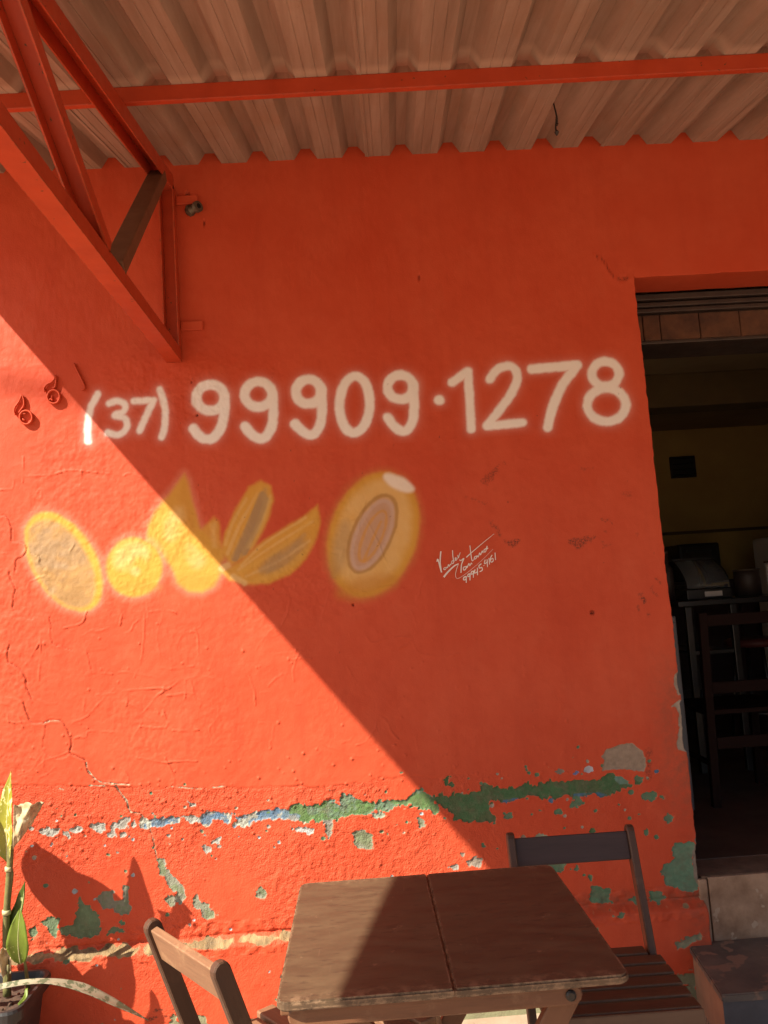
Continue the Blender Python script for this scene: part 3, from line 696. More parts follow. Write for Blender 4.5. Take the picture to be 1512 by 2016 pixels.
crack(K7([(340, 940), (322, 1060), (332, 1140), (440, 1187), (515, 1160)]), 0.0013, 0.0012, 0.002, 0.15)
crack(K7([(862, 1385), (900, 1450), (940, 1500), (962, 1570), (1000, 1590), (1050, 1602), (1090, 1665)]), 0.0034, 0.005, 0.003, 0.8)
crack(C1([(705, 440), (722, 490), (737, 560), (752, 630)]), 0.0022, 0.004, 0.002, 0.8)
crack(K7([(650, 400), (672, 470), (682, 530)]), 0.0014, 0.0015, 0.002, 0.25)
crack([W(*p) for p in ((1172, 503), (1190, 515), (1203, 540), (1220, 549), (1249, 545))], 0.0028, 0.004, 0.006, 1.0)  # door-corner crack: full dark colour stands in for occlusion shade under the lip
for pts, w in ((K7([(862, 1385), (900, 1450), (940, 1500), (962, 1570), (1000, 1590), (1050, 1602), (1090, 1665)]), 0.0042), (C1([(705, 440), (722, 490), (737, 560), (752, 640)]), 0.0026),
               (K7([(640, 1215), (652, 1270), (682, 1310), (740, 1356), (850, 1371), (960, 1379)]), 0.0034), (K7([(330, 917), (380, 902), (440, 905)]), 0.0028), (K7([(665, 1385), (790, 1388)]), 0.0045),
               (K7([(1270, 1392), (1500, 1412)]), 0.0026), (C1([(1085, 212), (1160, 205)]), 0.0030), (K7([(440, 1408), (470, 1415)]), 0.006), (K7([(25, 1412), (60, 1418)]), 0.006)):
    s, D = polydist(sm(pts, 4), 0.02); D = 0.55*w*(0.6+1.8*np.abs(fbm(GX[s], GZ[s], 0.03, 57, 2))) - D + 0.002*fbm(GX[s], GZ[s], 0.008, 58, 2)
    ccol[s] = np.where((D > chip[s])[..., None], np.array((0.36, 0.31, 0.22), np.float32), ccol[s]); chip[s] = np.maximum(chip[s], D)
def hair(pts, h):
    q = [(x+RNG.normal(0, 0.001), z+RNG.normal(0, 0.001)) for x, z in sm(pts, 4)]
    s, D = polydist(q, 0.012); H[s] += 1.35*h*np.exp(-(D/0.0021)**2)*(0.75+1.5*fbm(GX[s], GZ[s], 0.04, 69, 2))
for p in ([(690, 545), (840, 557)], [(600, 735), (630, 740), (622, 830)], [(715, 712), (870, 700), (950, 680), (1140, 665), (1260, 660)], [(940, 690), (945, 790)], [(1240, 718), (1475, 710), (1475, 860)],
          [(1380, 600), (1378, 750)], [(560, 1030), (640, 1020), (660, 980), (780, 985), (880, 990)], [(1040, 950), (1240, 950), (1215, 830)], [(1020, 1180), (1210, 1212), (1330, 1205), (1470, 1205)],
          [(1225, 1180), (1290, 1300), (1295, 1370)], [(905, 1260), (950, 1310), (945, 1370)], [(1080, 110), (1070, 300), (1050, 460), (1000, 580)], [(1115, 90), (1250, 80), (1310, 100)], [(1320, 330), (1370, 260), (1465, 250), (1475, 420)],
          [(300, 300), (305, 390), (290, 600)], [(60, 860), (70, 915), (190, 918)], [(1170, 510), (1290, 515), (1440, 500)], [(480, 210), (610, 175), (640, 90)], [(240, 420), (290, 330)], [(1290, 975), (1480, 970)], [(890, 190), (910, 110)]):
    hair(K7(p), 0.0020)
for p in ([(150, 0), (145, 160)], [(130, 122), (300, 120)], [(300, 135), (330, 115), (480, 85), (700, 110)], [(525, 90), (522, 205)], [(800, 120), (840, 105), (960, 140)], [(0, 212), (80, 205), (85, 90)], [(215, 270), (260, 205), (265, 260)], [(0, 625), (75, 620)],
          [(1280, 210), (1300, 330)], [(480, 560), (430, 650)], [(950, 920), (960, 1040)]):
    hair(K8(p), 0.0018)
for i in range(70):                                        # the web of healed hairline cracks
    x, z = RNG.uniform(-1.35, 0.25), RNG.uniform(0.92, 1.75)
    if z > 1.45 and i % 3: continue
    L = RNG.uniform(0.05, 0.22); p = [(x, z)]; ang = RNG.choice([0, math.pi/2]) + RNG.normal(0, 0.25)
    for k in range(4):
        ang += RNG.normal(0, 0.35); x += L/4*math.cos(ang); z += L/4*math.sin(ang); p.append((x, z))
    hair(p, RNG.uniform(0.0007, 0.0016))
for i in range(60):                                        # faint trowel scores
    x, z = RNG.uniform(-1.35, 1.1), RNG.uniform(0.95, 2.3); L = RNG.uniform(0.04, 0.15); a = RNG.normal(0.1, 0.5)
    hair([(x, z), (x+L*math.cos(a)*.5, z+L*math.sin(a)*.55), (x+L*math.cos(a), z+L*math.sin(a))], RNG.uniform(0.0002, 0.0006))
# -- scuffs, stains, holes
SC = px_tr(900, 900, 3.436)
def scuff(pts, k=0.9, soft=0.004):
    s, D = polysdf(pts, 0.02); dirt_shade[s] = np.maximum(dirt_shade[s], k*sstep(-soft, soft, D+fbm(GX[s], GZ[s], 0.012, 71, 3)*0.012))
for p, k in (([(165, 160), (200, 110), (285, 50), (270, 110), (210, 185), (180, 180)], .55), ([(300, 30), (320, 25), (352, 70), (320, 50)], .4), ([(215, 435), (240, 440), (295, 490), (290, 530), (255, 490)], .6),
             ([(318, 565), (420, 555), (410, 585), (368, 608), (340, 590)], .9), ([(740, 580), (790, 545), (935, 540), (880, 580), (820, 622), (770, 590)], .8), ([(975, 425), (1030, 408), (1055, 460), (1040, 440), (1000, 430)], .7),
             ([(995, 505), (1025, 480), (1010, 510)], .6), ([(1225, 925), (1250, 930), (1280, 985), (1260, 985)], .9), ([(1290, 880), (1310, 880), (1335, 940), (1315, 920)], .7), ([(1205, 1010), (1225, 1010), (1245, 1045), (1225, 1045)], .7),
             ([(1330, 820), (1345, 825), (1360, 860), (1345, 850)], .7), ([(1305, 625), (1322, 630), (1320, 645)], .9), ([(1180, 495), (1225, 520), (1215, 530)], .45), ([(975, 570), (1040, 600), (985, 615)], .4), ([(60, 265), (200, 315), (190, 318)], .5),
             ([(1100, 240), (1170, 230), (1190, 270), (1150, 280)], .3), ([(820, 70), (920, 75), (850, 90)], .35), ([(1280, 1050), (1295, 1060), (1290, 1070)], .8)):
    scuff(SC(p), k)
scuff([W(*p) for p in ((1272, 1475), (1282, 1475), (1283, 1530), (1272, 1535))], 0.55, 0.008)
def hole(px, py, r):
    x, z = W(px, py); s = window([(x, z)], 0.03); d = np.hypot(GX[s]-x, GZ[s]-z)
    H[s] -= 0.012*(d < r); dirt_shade[s] = np.maximum(dirt_shade[s], 3.0*sstep(r*1.35, r*0.8, d))
hole(1166, 1206, 0.0075); hole(369, 382, 0.008); hole(402, 439, 0.004); hole(825, 545, 0.003); hole(377, 752, 0.003); hole(388, 817, 0.003); hole(695, 1191, 0.003)
for i in range(70):
    x, z = RNG.uniform(-0.7, 1.13), RNG.uniform(0.5, 2.5); hx = RNG.uniform(0.001, 0.0028)
    s = window([(x, z)], 0.012); d = np.hypot(GX[s]-x, (GZ[s]-z)*RNG.uniform(.5, 1.2)); dirt_shade[s] = np.maximum(dirt_shade[s], 0.9*sstep(hx*1.5, hx*0.7, d))
# marks of old skids near the foot
for p in ([(1120, 1885), (1200, 1870), (1340, 1862)], [(1100, 1945), (1200, 1920), (1300, 1912)], [(590, 1890), (640, 1915)]):
    s, D = polydist([W(x/3.76, 1480+y/3.76) for x, y in p], 0.02); dirt_shade[s] = np.maximum(dirt_shade[s], 0.9*sstep(0.007, 0.001, D+fbm(GX[s], GZ[s], 0.03, 77, 3)*0.012))
# lost paint lies lower than the skin of paint round it; plinth stands proud below the ledge
H -= 0.0030*sstep(-0.0014, 0.0045, chip)
H += 0.0014*np.exp(-np.abs(chip+0.0028)/0.002)
pl = sstep(ZL+0.004, ZL-0.026, GZ+0.004*fbm(GX, GZ, 0.16, 81, 2)+0.005*fbm(GX, GZ, 0.03, 82, 3))
H += 0.036*pl + 0.004*pl*fbm(GX, GZ, 0.3, 83, 2)
H -= 0.006*np.exp(-((GZ-ZL-0.006)/0.005)**2)*(0.6+fbm(GX, GZ, 0.15, 84, 2))
H += np.where(np.abs(GZ-ZL) < 0.05, 0.006*fbm(GX, GZ, 0.028, 85, 3), 0)
H *= sstep(X0, X0+0.04, GX)*sstep(ZTOP, ZTOP-0.03, GZ) if False else 1.0
stain = np.clip(stain, 0, 0.85); dirt_shade = np.clip(dirt_shade, 0, 1)

def wall_height(x, z):
    i = np.clip(np.searchsorted(xs, x), 0, NX-1); j = np.clip(np.searchsorted(zs, z), 0, NZ-1); return float(H[j, i])

# ragged arris of the jamb, then the reveal turned round into the doorway
jag = 0.006*fbm(zs*0+0.5, zs, 0.25, 91, 2) + 0.004*fbm(zs*0+0.1, zs, 0.03, 92, 3)
edge_in = np.maximum(0, chip[:, -1])                        # broken away where the plaster is lost
lean = np.interp(zs, [0.0, 0.41, 2.7, 3.4], [0.026, 0.024, 0.0, 0.0])
dxj = (lean + jag - np.minimum(edge_in*0.5, 0.008))[:, None]*sstep(XJ-0.10, XJ, GX)*sstep(ZD+0.012, ZD-0.005, GZ)
VX = GX + dxj
wrap = np.array([0.006, 0.03, 0.08, 0.13, THK])
cols = NX+len(wrap)
co = np.zeros((NZ, cols, 3), np.float32)
co[:, :NX, 0] = VX; co[:, :NX, 1] = -H; co[:, :NX, 2] = GZ
for k, y in enumerate(wrap):
    co[:, NX+k, 0] = VX[:, -1] + 0.003*fbm(np.full(NZ, y), zs, 0.06, 93, 2)*(k > 0)
    co[:, NX+k, 1] = y; co[:, NX+k, 2] = zs
def grid_mesh(name, co, keep=None):
    nz, nx = co.shape[:2]
    me = bpy.data.meshes.new(name); me.vertices.add(nz*nx); me.vertices.foreach_set('co', co.reshape(-1))
    idx = np.arange(nz*nx).reshape(nz, nx)
    q = np.stack([idx[:-1, :-1], idx[:-1, 1:], idx[1:, 1:], idx[1:, :-1]], -1).reshape(-1, 4).astype(np.int32)
    if keep is not None: q = q[keep.reshape(-1)]
    me.loops.add(q.size); me.loops.foreach_set('vertex_index', q.reshape(-1))
    me.polygons.add(len(q)); me.polygons.foreach_set('loop_start', np.arange(0, q.size, 4, dtype=np.int32))
    me.polygons.foreach_set('use_smooth', np.ones(len(q), bool))
    me.update(calc_edges=True)
    return me
def ext(a):
    return np.concatenate([a]+[a[:, -1:]]*len(wrap), 1)
keep = np.ones((NZ-1, cols-1), bool); keep[zs[:-1] > ZD+0.012, NX-1:] = False   # no reveal above the door head
me = grid_mesh('front_wall', co, keep)
for nm, a in (('art_alpha', alpha), ('dirt_shade', dirt_shade), ('stain', stain), ('chip', chip), ('rough_amount', rough_amount)):
    at = me.attributes.new(nm, 'FLOAT', 'POINT'); at.data.foreach_set('value', ext(a).astype(np.float32).reshape(-1))
for nm, a in (('art', art), ('chip_colour', ccol)):
    at = me.attributes.new(nm, 'FLOAT_COLOR', 'POINT')
    rgba = np.concatenate([ext(a), np.ones((NZ, cols, 1), np.float32)], 2).astype(np.float32); at.data.foreach_set('color', rgba.reshape(-1))
front = link('front_wall', me, M_wall, shop)
# wall over the door with its soffit, and the plain wall to either side
xh = np.concatenate([[XJ-0.0005], np.arange(XJ+0.012, 3.2, 0.012)]); zh = np.concatenate([[ZD]*4, np.arange(ZD+0.001, ZTOP+0.02, 0.012)])
hx, hz = np.meshgrid(xh, zh)
hy = -(0.0035*fbm(hx, hz, 0.45, 61, 2) + 0.0016*fbm(hx, hz, 0.11, 62, 3) + 0.0011*fbm(hx, hz, 0.035, 63, 3))
ragged = 0.005*fbm(hx, hx*0, 0.12, 95, 3)
hz2 = hz + ragged*sstep(ZD+0.05, ZD, hz)
hy[0] = THK; hy[1] = 0.09; hy[2] = 0.012
link('door_header', grid_mesh('door_header', np.stack([hx, hy, hz2], -1).astype(np.float32)), M_wall_plain, shop)
bm = bmesh.new()
box_bm(bm, (-5.5, 0.0, -0.2), (X0, THK, ZTOP+0.4)); box_bm(bm, (XR, 0.0, -0.2), (6.0, THK, ZD)); box_bm(bm, (3.19, 0.0, ZD), (6.0, THK, ZTOP+0.4))
box_bm(bm, (X0, 0.022, -0.2), (XJ-0.012, THK-0.002, ZTOP+0.4)); box_bm(bm, (XJ-0.012, 0.022, ZD+0.012), (3.19, THK-0.002, ZTOP+0.4))
link('wall_core', bm_mesh(bm, 'wall_core'), M_wall_plain, shop)

# the signature, brushed on in thin strokes
SG = lambda pts: [W(820+x/7.56, 1000+y/7.56) for x, y in pts]
sig = [([(303, 800), (318, 765), (345, 860), (373, 960)], 2.0, 2.6), ([(373, 960), (352, 800), (362, 645)], 1.6, 2.4),
       ([(452, 885), (415, 890), (405, 915), (430, 915), (450, 880), (462, 890), (475, 840), (487, 870), (505, 835), (515, 850)], 1.3, 1.3),
       ([(555, 780), (530, 790), (522, 825), (548, 822), (558, 780)], 1.4, 1.4), ([(536, 630), (540, 720), (558, 800)], 1.5, 1.8),
       ([(575, 775), (592, 745), (575, 745), (582, 785), (612, 750)], 1.4, 1.2), ([(615, 700), (622, 745), (640, 690), (652, 662)], 1.5, 1.0),
       ([(405, 1030), (470, 950), (560, 865), (625, 830)], 3.4, 1.8), ([(625, 830), (600, 900), (580, 990), (595, 1045), (640, 1040), (760, 960), (960, 790), (1140, 612)], 1.0, 0.4),
       ([(640, 770), (660, 785), (705, 752), (670, 840), (662, 965)], 1.7, 2.0),
       ([(740, 870), (700, 885), (702, 925), (730, 912), (748, 865), (752, 890), (780, 825), (792, 862), (815, 820), (826, 838)], 1.7, 1.5),
       ([(795, 560), (805, 650), (825, 780), (850, 770)], 1.6, 1.6), ([(742, 735), (830, 655), (1000, 510), (1155, 385)], 1.8, 0.6),
       ([(905, 715), (868, 725), (858, 760), (885, 752), (905, 712), (918, 730), (940, 668), (952, 700), (978, 640), (990, 672)], 1.6, 1.5),
       ([(1040, 605), (1008, 620), (1006, 655), (1030, 645), (1050, 565), (1050, 610), (1066, 595)], 1.6, 1.3),
       ([(738, 1020), (705, 1035), (702, 1070), (735, 1060), (742, 1015), (740, 1115)], 2.2, 1.8), ([(795, 980), (768, 990), (766, 1020), (790, 1015), (798, 975), (795, 1078)], 1.9, 1.6),
       ([(845, 940), (818, 950), (816, 985), (842, 975), (850, 935), (845, 1038)], 1.9, 1.6), ([(870, 915), (862, 970), (905, 950)], 1.8, 1.6), ([(905, 890), (908, 1000)], 1.8, 1.6),
       ([(965, 830), (930, 860), (938, 895), (970, 885), (978, 925), (940, 950)], 1.9, 1.6), ([(1000, 855), (1003, 860)], 2.4, 2.4),
       ([(1020, 770), (1012, 830), (1055, 805)], 1.7, 1.5), ([(1050, 765), (1056, 880)], 1.7, 1.5), ([(1078, 745), (1086, 842)], 1.7, 1.5),
       ([(1125, 700), (1100, 750), (1108, 805), (1140, 790), (1135, 752), (1105, 765)], 1.7, 1.6), ([(1168, 665), (1175, 775)], 1.6, 1.6)]
bm = bmesh.new()
for pts, w0, w1 in sig:
    q = [np.array(p) for p in SG(smooth_path(pts, 5))]; n = len(q); L = []
    for i in range(n):
        t = q[min(i+1, n-1)]-q[max(i-1, 0)]; t = t/(np.linalg.norm(t)+1e-9); nn = np.array((-t[1], t[0]))
        w = (w0+(w1-w0)*i/(n-1))*0.00105
        row = []
        for sgn in (-1, 1):
            p = q[i]+nn*w*sgn; row.append(bm.verts.new((p[0], -wall_height(*p)-0.0016, p[1])))
        L.append(row)
    for a, b in zip(L, L[1:]): bm.faces.new((a[0], a[1], b[1], b[0]))
link('painted_signature', bm_mesh(bm, 'painted_signature'), M_white_paint, front)

# lintel, shutter rails and clay blocks behind the soffit
for k, (z0, z1, y0) in enumerate(((2.672, 2.699, 0.20), (2.648, 2.668, 0.215), (2.626, 2.645, 0.225))):
    box('shutter_slat', (XJ-0.3, y0, z0), (XR+0.3, y0+0.02, z1), M_shutter, shop, 0.004)
box('timber_lintel', (XJ-0.35, 0.262, 2.50), (XR+0.35, 0.50, 2.70), M_shutter, shop, 0.004)
xb = XJ-0.10
for k, wd in enumerate((0.095, 0.115, 0.075, 0.170, 0.175, 0.16, 0.18, 0.17, 0.18)):
    box('clay_block', (xb+0.0015, 0.245+0.004*math.sin(k*3.1), 2.512), (xb+wd-0.0015, 0.30, 2.622), M_brick, shop, 0.004); xb += wd
# the room
box('interior_floor', (-0.3, THK, 0.28), (5.2, 4.2, FLOOR_IN), M_floor_in, shop)
box('threshold', (XJ-0.02, 0.035, 0.30), (XR+0.02, THK, FLOOR_IN-0.004), M_grout, shop)
bm = bmesh.new()
box_bm(bm, (-0.3, 4.0, FLOOR_IN), (5.2, 4.2, 3.0)); box_bm(bm, (-0.5, THK, 0.28), (-0.3, 4.2, 3.0)); box_bm(bm, (5.2, THK, 0.28), (5.4, 4.2, 3.0))
link('interior_wall', bm_mesh(bm, 'interior_wall'), M_mustard, shop)
box('interior_ceiling', (-0.5, THK+0.001, 2.82), (5.4, 4.2, 3.0), M_ceiling_in, shop)
box('ceiling_beam', (-0.3, 2.0, 2.60), (5.2, 2.22, 2.819), M_beam, shop, 0.006)
box('wall_ledge', (-0.3, 3.97, 1.885), (5.2, 3.999, 1.91), M_beam, shop, 0.004)
a, b = P(1318, 900, 3.98), P(1371, 939, 3.98)
vent = box('air_vent', (a[0], 3.965, b[2]), (b[0], 3.999, a[2]), M_black, shop, 0.004)
for k in range(4):
    zz = b[2]+(a[2]-b[2])*(k+0.5)/4
    board('vent_louvre', (a[0]+0.01, 3.957, zz), (b[0]-0.01, 3.957, zz), 0.02, 0.004, M_black, vent, up=(0, -0.6, 1), bevel=0.001)
# sill: tiled riser below the doorway
box('sill_bed', (XJ+0.03, 0.008, 0.15), (XR, 0.034, FLOOR_IN-0.004), M_grout, shop)
xt = XJ+0.050
for wd in (0.262, 0.30, 0.30, 0.24):
    x1 = min(xt+wd, XR-0.01)
    box('sill_tile', (xt, -0.004, 0.168), (x1-0.005, 0.0075, FLOOR_IN-0.006), M_sill, shop, 0.002); xt = x1
box('jamb_fillet', (XJ+0.012, -0.008, 0.17), (XJ+0.044, 0.012, 0.40), M_sill, shop, 0.006, 3)

# ------------------------------------------------------------------ doorstep
step = thing('doorstep', 'worn dark slate topped doorstep with tan cement side below the doorway', 'step', (1.07, 0, 0))
pa, pb = onZ(1352, 1868, 0.185), onZ(1421, 1958, 0.185)
bm = bmesh.new()
v = [bm.verts.new(p) for p in ((0.045, -0.036, 0), (0.0, pb[1]+0.006, 0), (1.35, pb[1]-0.02, 0), (1.35, -0.036, 0))]
u = [bm.verts.new((q.co.x, q.co.y, 0.160)) for q in v]
bm.faces.new(u); fs = []
for i in range(4): fs.append(bm.faces.new((v[i], v[(i+1) % 4], u[(i+1) % 4], u[i])))
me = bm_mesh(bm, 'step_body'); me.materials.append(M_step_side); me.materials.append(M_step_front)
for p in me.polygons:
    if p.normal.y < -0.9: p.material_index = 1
link('step_body', me, None, step)
bm = bmesh.new()
v = [bm.verts.new(p) for p in ((0.040, -0.010, 0.1605), (-0.006, pb[1]-0.004, 0.1605), (1.36, pb[1]-0.03, 0.1605), (1.36, -0.010, 0.1605))]
r = bmesh.ops.extrude_face_region(bm, geom=[bm.faces.new(v)])
bmesh.ops.translate(bm, vec=(0, 0, 0.025), verts=[g for g in r['geom'] if isinstance(g, bmesh.types.BMVert)])
bmesh.ops.bevel(bm, geom=list(bm.edges), offset=0.004, segments=2, affect='EDGES')
link('step_tread', bm_mesh(bm, 'step_tread'), M_slate, step)

# ------------------------------------------------------------------ awning
RZ, RS = 3.25, 0.20                         # height at the wall, fall per metre outwards
def rz(y): return RZ + RS*y
awn = thing('awning_roof', 'corrugated metal awning with dusty brown underside and orange purlin', 'awning', (0, 0, 0))
PIT, RH, OUT = 0.19, 0.044, -3.15
prof = [(0.0, 0.0), (0.030, 0.0), (0.0325, 0.0022), (0.035, 0.0), (0.066, 0.0), (0.0685, 0.0022), (0.071, 0.0), (0.098, 0.0), (0.126, RH), (0.162, RH)]
ROOFX0 = -1.745
SKEW = 0.055                                 # the ribs run slightly askew to the wall
phase = 0.789 - 0.145 + 0.055                         # a pan starts here (rib centre minus 0.15)
k0 = math.ceil((ROOFX0-phase)/PIT - 0.5); phase += ROOFX0-(phase+k0*PIT) if False else 0
def make_sheet(kstart, n):
    xsx, zsx = [], []
    for k in range(n):
        for x, z in prof: xsx.append(phase+(kstart+k)*PIT+x); zsx.append(z)
    xsx.append(phase+(kstart+n)*PIT+0.012); zsx.append(0.0)
    xsx, zsx = np.array(xsx), np.array(zsx)
    ys = np.linspace(0.015, OUT, 36)
    gx, gy = np.meshgrid(xsx, ys)
    gz = RZ + RS*gy + zsx[None] + 0.004*fbm(gx, gy, 0.9, 101, 2) + 0.002*fbm(gx, gy, 0.25, 102+kstart, 2)
    gx = gx + SKEW*gy
    gz = gz + 0.0035*sstep(0.05, 0.0, np.abs(gx-SKEW*gy-xsx[-1]))*-1
    top = np.stack([gx, gy, gz], -1)
    me = grid_mesh('roof_sheet', top[::-1].astype(np.float32))
    for p in me.polygons: p.use_smooth = False
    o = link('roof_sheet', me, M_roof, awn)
    md = o.modifiers.new('thickness', 'SOLIDIFY'); md.thickness = 0.0015; md.offset = 1
    return o
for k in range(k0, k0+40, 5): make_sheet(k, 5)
def channel(bm, a, b, w, h, t=0.004, up=(0, 0, 1)):
    """a folded U section from a to b, open away from up"""
    m, L = frame(a, b, up); o = []
    pts = [(-w/2, -h/2), (-w/2, h/2), (w/2, h/2), (w/2, -h/2), (w/2-t, -h/2), (w/2-t, h/2-t), (-w/2+t, h/2-t), (-w/2+t, -h/2)]
    r0 = [bm.verts.new(m @ Vector((-L/2, y, z))) for y, z in pts]; r1 = [bm.verts.new(m @ Vector((L/2, y, z))) for y, z in pts]
    for i in range(8): bm.faces.new((r0[i], r0[(i+1) % 8], r1[(i+1) % 8], r1[i]))
    for r in (r0, r1):
        bm.faces.new((r[0], r[1], r[6], r[7])); bm.faces.new((r[1], r[2], r[5], r[6])); bm.faces.new((r[2], r[3], r[4], r[5]))
def purlin(y0, y1, x0, x1):
    bm = bmesh.new()
    a, b = (x0, y0, rz(y0)-0.0275), (x1, y1, rz(y1)-0.0275)
    m, L = frame(a, b)
    box_bm(bm, (-L/2, -0.011, -0.026), (L/2, 0.011, 0.026), 0.003)
    bmesh.ops.transform(bm, matrix=m, verts=bm.verts)
    link('purlin', bm_mesh(bm, 'purlin'), M_red_steel, awn)
purlin(-0.668, -0.867, ROOFX0, 5.8)
purlin(-1.75, -1.86, ROOFX0, 5.8); purlin(-2.95, -2.97, ROOFX0, 5.8)

# ------------------------------------------------------------------ truss bracket
tr = thing('truss_bracket', 'orange steel truss bracket fixed to the wall and carrying the awning', 'bracket', (0, 0, 0))
XT, UW = -0.655, 0.058
def member(name, a, b, h=0.045, up=(0, 0, 1), mat=M_red_steel, w=UW):
    bm = bmesh.new(); channel(bm, a, b, w, h, 0.005, up)
    return link(name, bm_mesh(bm, name), mat, tr)
ytop = -2.9
TCZ = lambda y: rz(y)-0.056-0.028
member('top_chord', (XT, -0.035, TCZ(-0.035)), (XT, ytop, TCZ(ytop)), 0.055)
BZ = 2.475
member('bottom_chord', (XT, -0.002, BZ), (XT, ytop+0.15, BZ-0.02), 0.050, up=(0, 0, -1))
member('wall_post', (XT, -0.026, BZ+0.026), (XT, -0.026, 3.145), 0.045, up=(0, 1, 0), w=0.058)
member('diagonal', (XT, -0.90, 2.505), (XT, -1.56, TCZ(-1.56)-0.02), 0.045, up=(0, -0.3, 1))
m_, L_ = frame((XT, -0.775, 2.50), (XT, -0.165, TCZ(-0.165)-0.015), (0, 1, 0.6))
bm = bmesh.new(); box_bm(bm, (-L_/2, -0.030, -0.022), (L_/2, 0.030, 0.022), 0.004); bmesh.ops.transform(bm, matrix=m_, verts=bm.verts)
link('diagonal', bm_mesh(bm, 'diagonal'), M_brown_steel, tr)['label'] = 'brown primed diagonal of the orange truss'
member('diagonal', (XT, -1.66, 2.50), (XT, -1.95, TCZ(-1.95)-0.02), 0.040, up=(0, 1, 0.6))
for zz in (3.10, 2.59):
    box('wall_plate', (XT+0.030, -0.012, zz-0.018), (XT+0.115, -0.001, zz+0.018), M_wall_plain, tr, 0.003)

# pipe stub beside the truss
pp = P(372, 416); pq = P(399, 416, -0.05)
pf = thing('pipe_stub', 'small grey metal pipe connector sticking out of the wall beside the truss post', 'pipe fitting', (pp[0], 0, pp[2]))
ax = Vector((0.72, -0.62, 0.02)).normalized(); p0 = Vector((-0.002, 0.004, 0)); rel = lambda t: p0+ax*t
tube('pipe_body', [rel(0), rel(0.022), rel(0.026), rel(0.050)], [0.019, 0.019, 0.015, 0.015], M_iron, pf, 14)
bm = bmesh.new(); sweep(bm, [rel(0.046), rel(0.047), rel(0.062), rel(0.063)], [0.017, 0.0215, 0.0215, 0.016], 16)
link('pipe_collar', bm_mesh(bm, 'pipe_collar'), M_iron, pf)
tube('pipe_bore', [rel(0.060), rel(0.0638)], 0.010, M_dark, pf, 14)
bm = bmesh.new(); sweep(bm, [rel(0.008), rel(0.020)], 0.0245, 6); link('hex_nut', bm_mesh(bm, 'hex_nut'), M_iron, pf)

# wire hook under the roof
hk = P(1090, 206, -0.44); hb = P(1094, 264, -0.44)
hz0 = rz(-0.44)+0.004
pts = [(hk[0], -0.44, hz0), (hk[0]+0.002, -0.44, hk[2]-0.01), (hk[0]+0.006, -0.442, hk[2]-0.045), (hk[0]+0.003, -0.44, hk[2]-0.065), (hb[0]+0.002, -0.44, hb[2]+0.022), (hb[0]+0.004, -0.44, hb[2]+0.004)]
hook = thing('wire_hook', 'thin twisted wire hanging below the awning near the right side', 'wire', (0, 0, 0))
tube('wire', smooth_path(pts, 5), 0.0030, M_bolt, hook, 6)
tube('wire_twist', [(hk[0]+0.006+0.004*math.cos(t*2.2), -0.441+0.004*math.sin(t*2.2), hk[2]-0.045-0.0025*t) for t in range(14)], 0.0022, M_bolt, hook, 5)
bm = bmesh.new(); sweep(bm, [(hb[0]+0.004, -0.44, hb[2]+0.014), (hb[0]+0.004, -0.44, hb[2]+0.006), (hb[0]+0.003, -0.44, hb[2]-0.006)], [0.003, 0.0085, 0.002], 8); link('wire_knot', bm_mesh(bm, 'wire_knot'), M_bolt, hook)

# overhead cable whose shadow crosses the house number
def up_sun(px, py, t):
    x, z = W(px, py); return Vector((x, 0, z)) - Vector(SUN)*t
a, b = up_sun(-60, 742, 6.4), up_sun(170, 783, 6.4)
dirv = (b-a)
tag(tube('overhead_cable', [a-dirv*30, a-dirv*5, a, b, b+dirv*10], 0.020, M_black, None, 8), 'black overhead cable strung beyond the left end of the awning', 'cable')
bx = a-dirv*30
pole = thing('utility_pole', 'round grey concrete pole at the pavement edge carrying the overhead cable', 'pole', (bx.x, bx.y, 0))

# ------------------------------------------------------------------ raised house number
DG = lambda pts: [W(x/7.56, 700+y/7.56) for x, y in pts]
def digit(label, strokes):
    c = DG([strokes[0][0][0]])[0]
    o = thing('house_digit', label, 'digit', (c[0], -0.004, c[1]), group='raised house number digits')
    bm = bmesh.new()
    for pts, r in strokes:
        q = DG([tuple(p) for p in smooth_path(pts, 5)]); n = len(q)
        rr = [r*0.00026 for i in range(n)]
        if pts[0] != pts[-1]: rr[0] *= 0.35
        ring = [(x-c[0], -wall_height(x, z)-0.003, z-c[1]) for x, z in q]
        sweep(bm, ring, rr, 8, flat=2.0, up=(0, 1, 0))
    me = bm_mesh(bm, 'digit_body', True)
    for v in me.vertices: v.co.y = max(v.co.y, -0.017)
    link('digit_body', me, M_wall_plain, o)
    for p, r in ((strokes[0][0][0], 7),):
        pass
    return o
digit('lower of the two raised orange painted sixes left of the phone number', [
    ([(345, 585), (300, 690), (240, 780), (228, 850), (245, 890)], 12), ([(345, 590), (372, 680), (368, 760), (330, 815), (300, 860)], 12), (ell(405, 930, 92, 100, 0, 16), 15), ([(370, 985), (355, 950), (385, 975)], 9), ([(350, 880), (400, 872)], 10)])
digit('upper of the two raised orange painted sixes, between its neighbours on the slope', [
    ([(850, 300), (800, 390), (715, 440), (672, 500), (680, 545)], 12), ([(850, 305), (845, 400), (835, 470), (800, 500)], 12), (ell(815, 625, 92, 98, 0, 16), 15), ([(745, 672), (775, 660), (800, 680)], 14), ([(790, 600), (780, 650)], 8)])
digit('raised orange painted one, slim upright bar highest of the house number', [
    ([(1110, 118), (1150, 210), (1210, 330), (1270, 455)], 12), ([(1275, 455), (1268, 500), (1230, 528)], 12)])

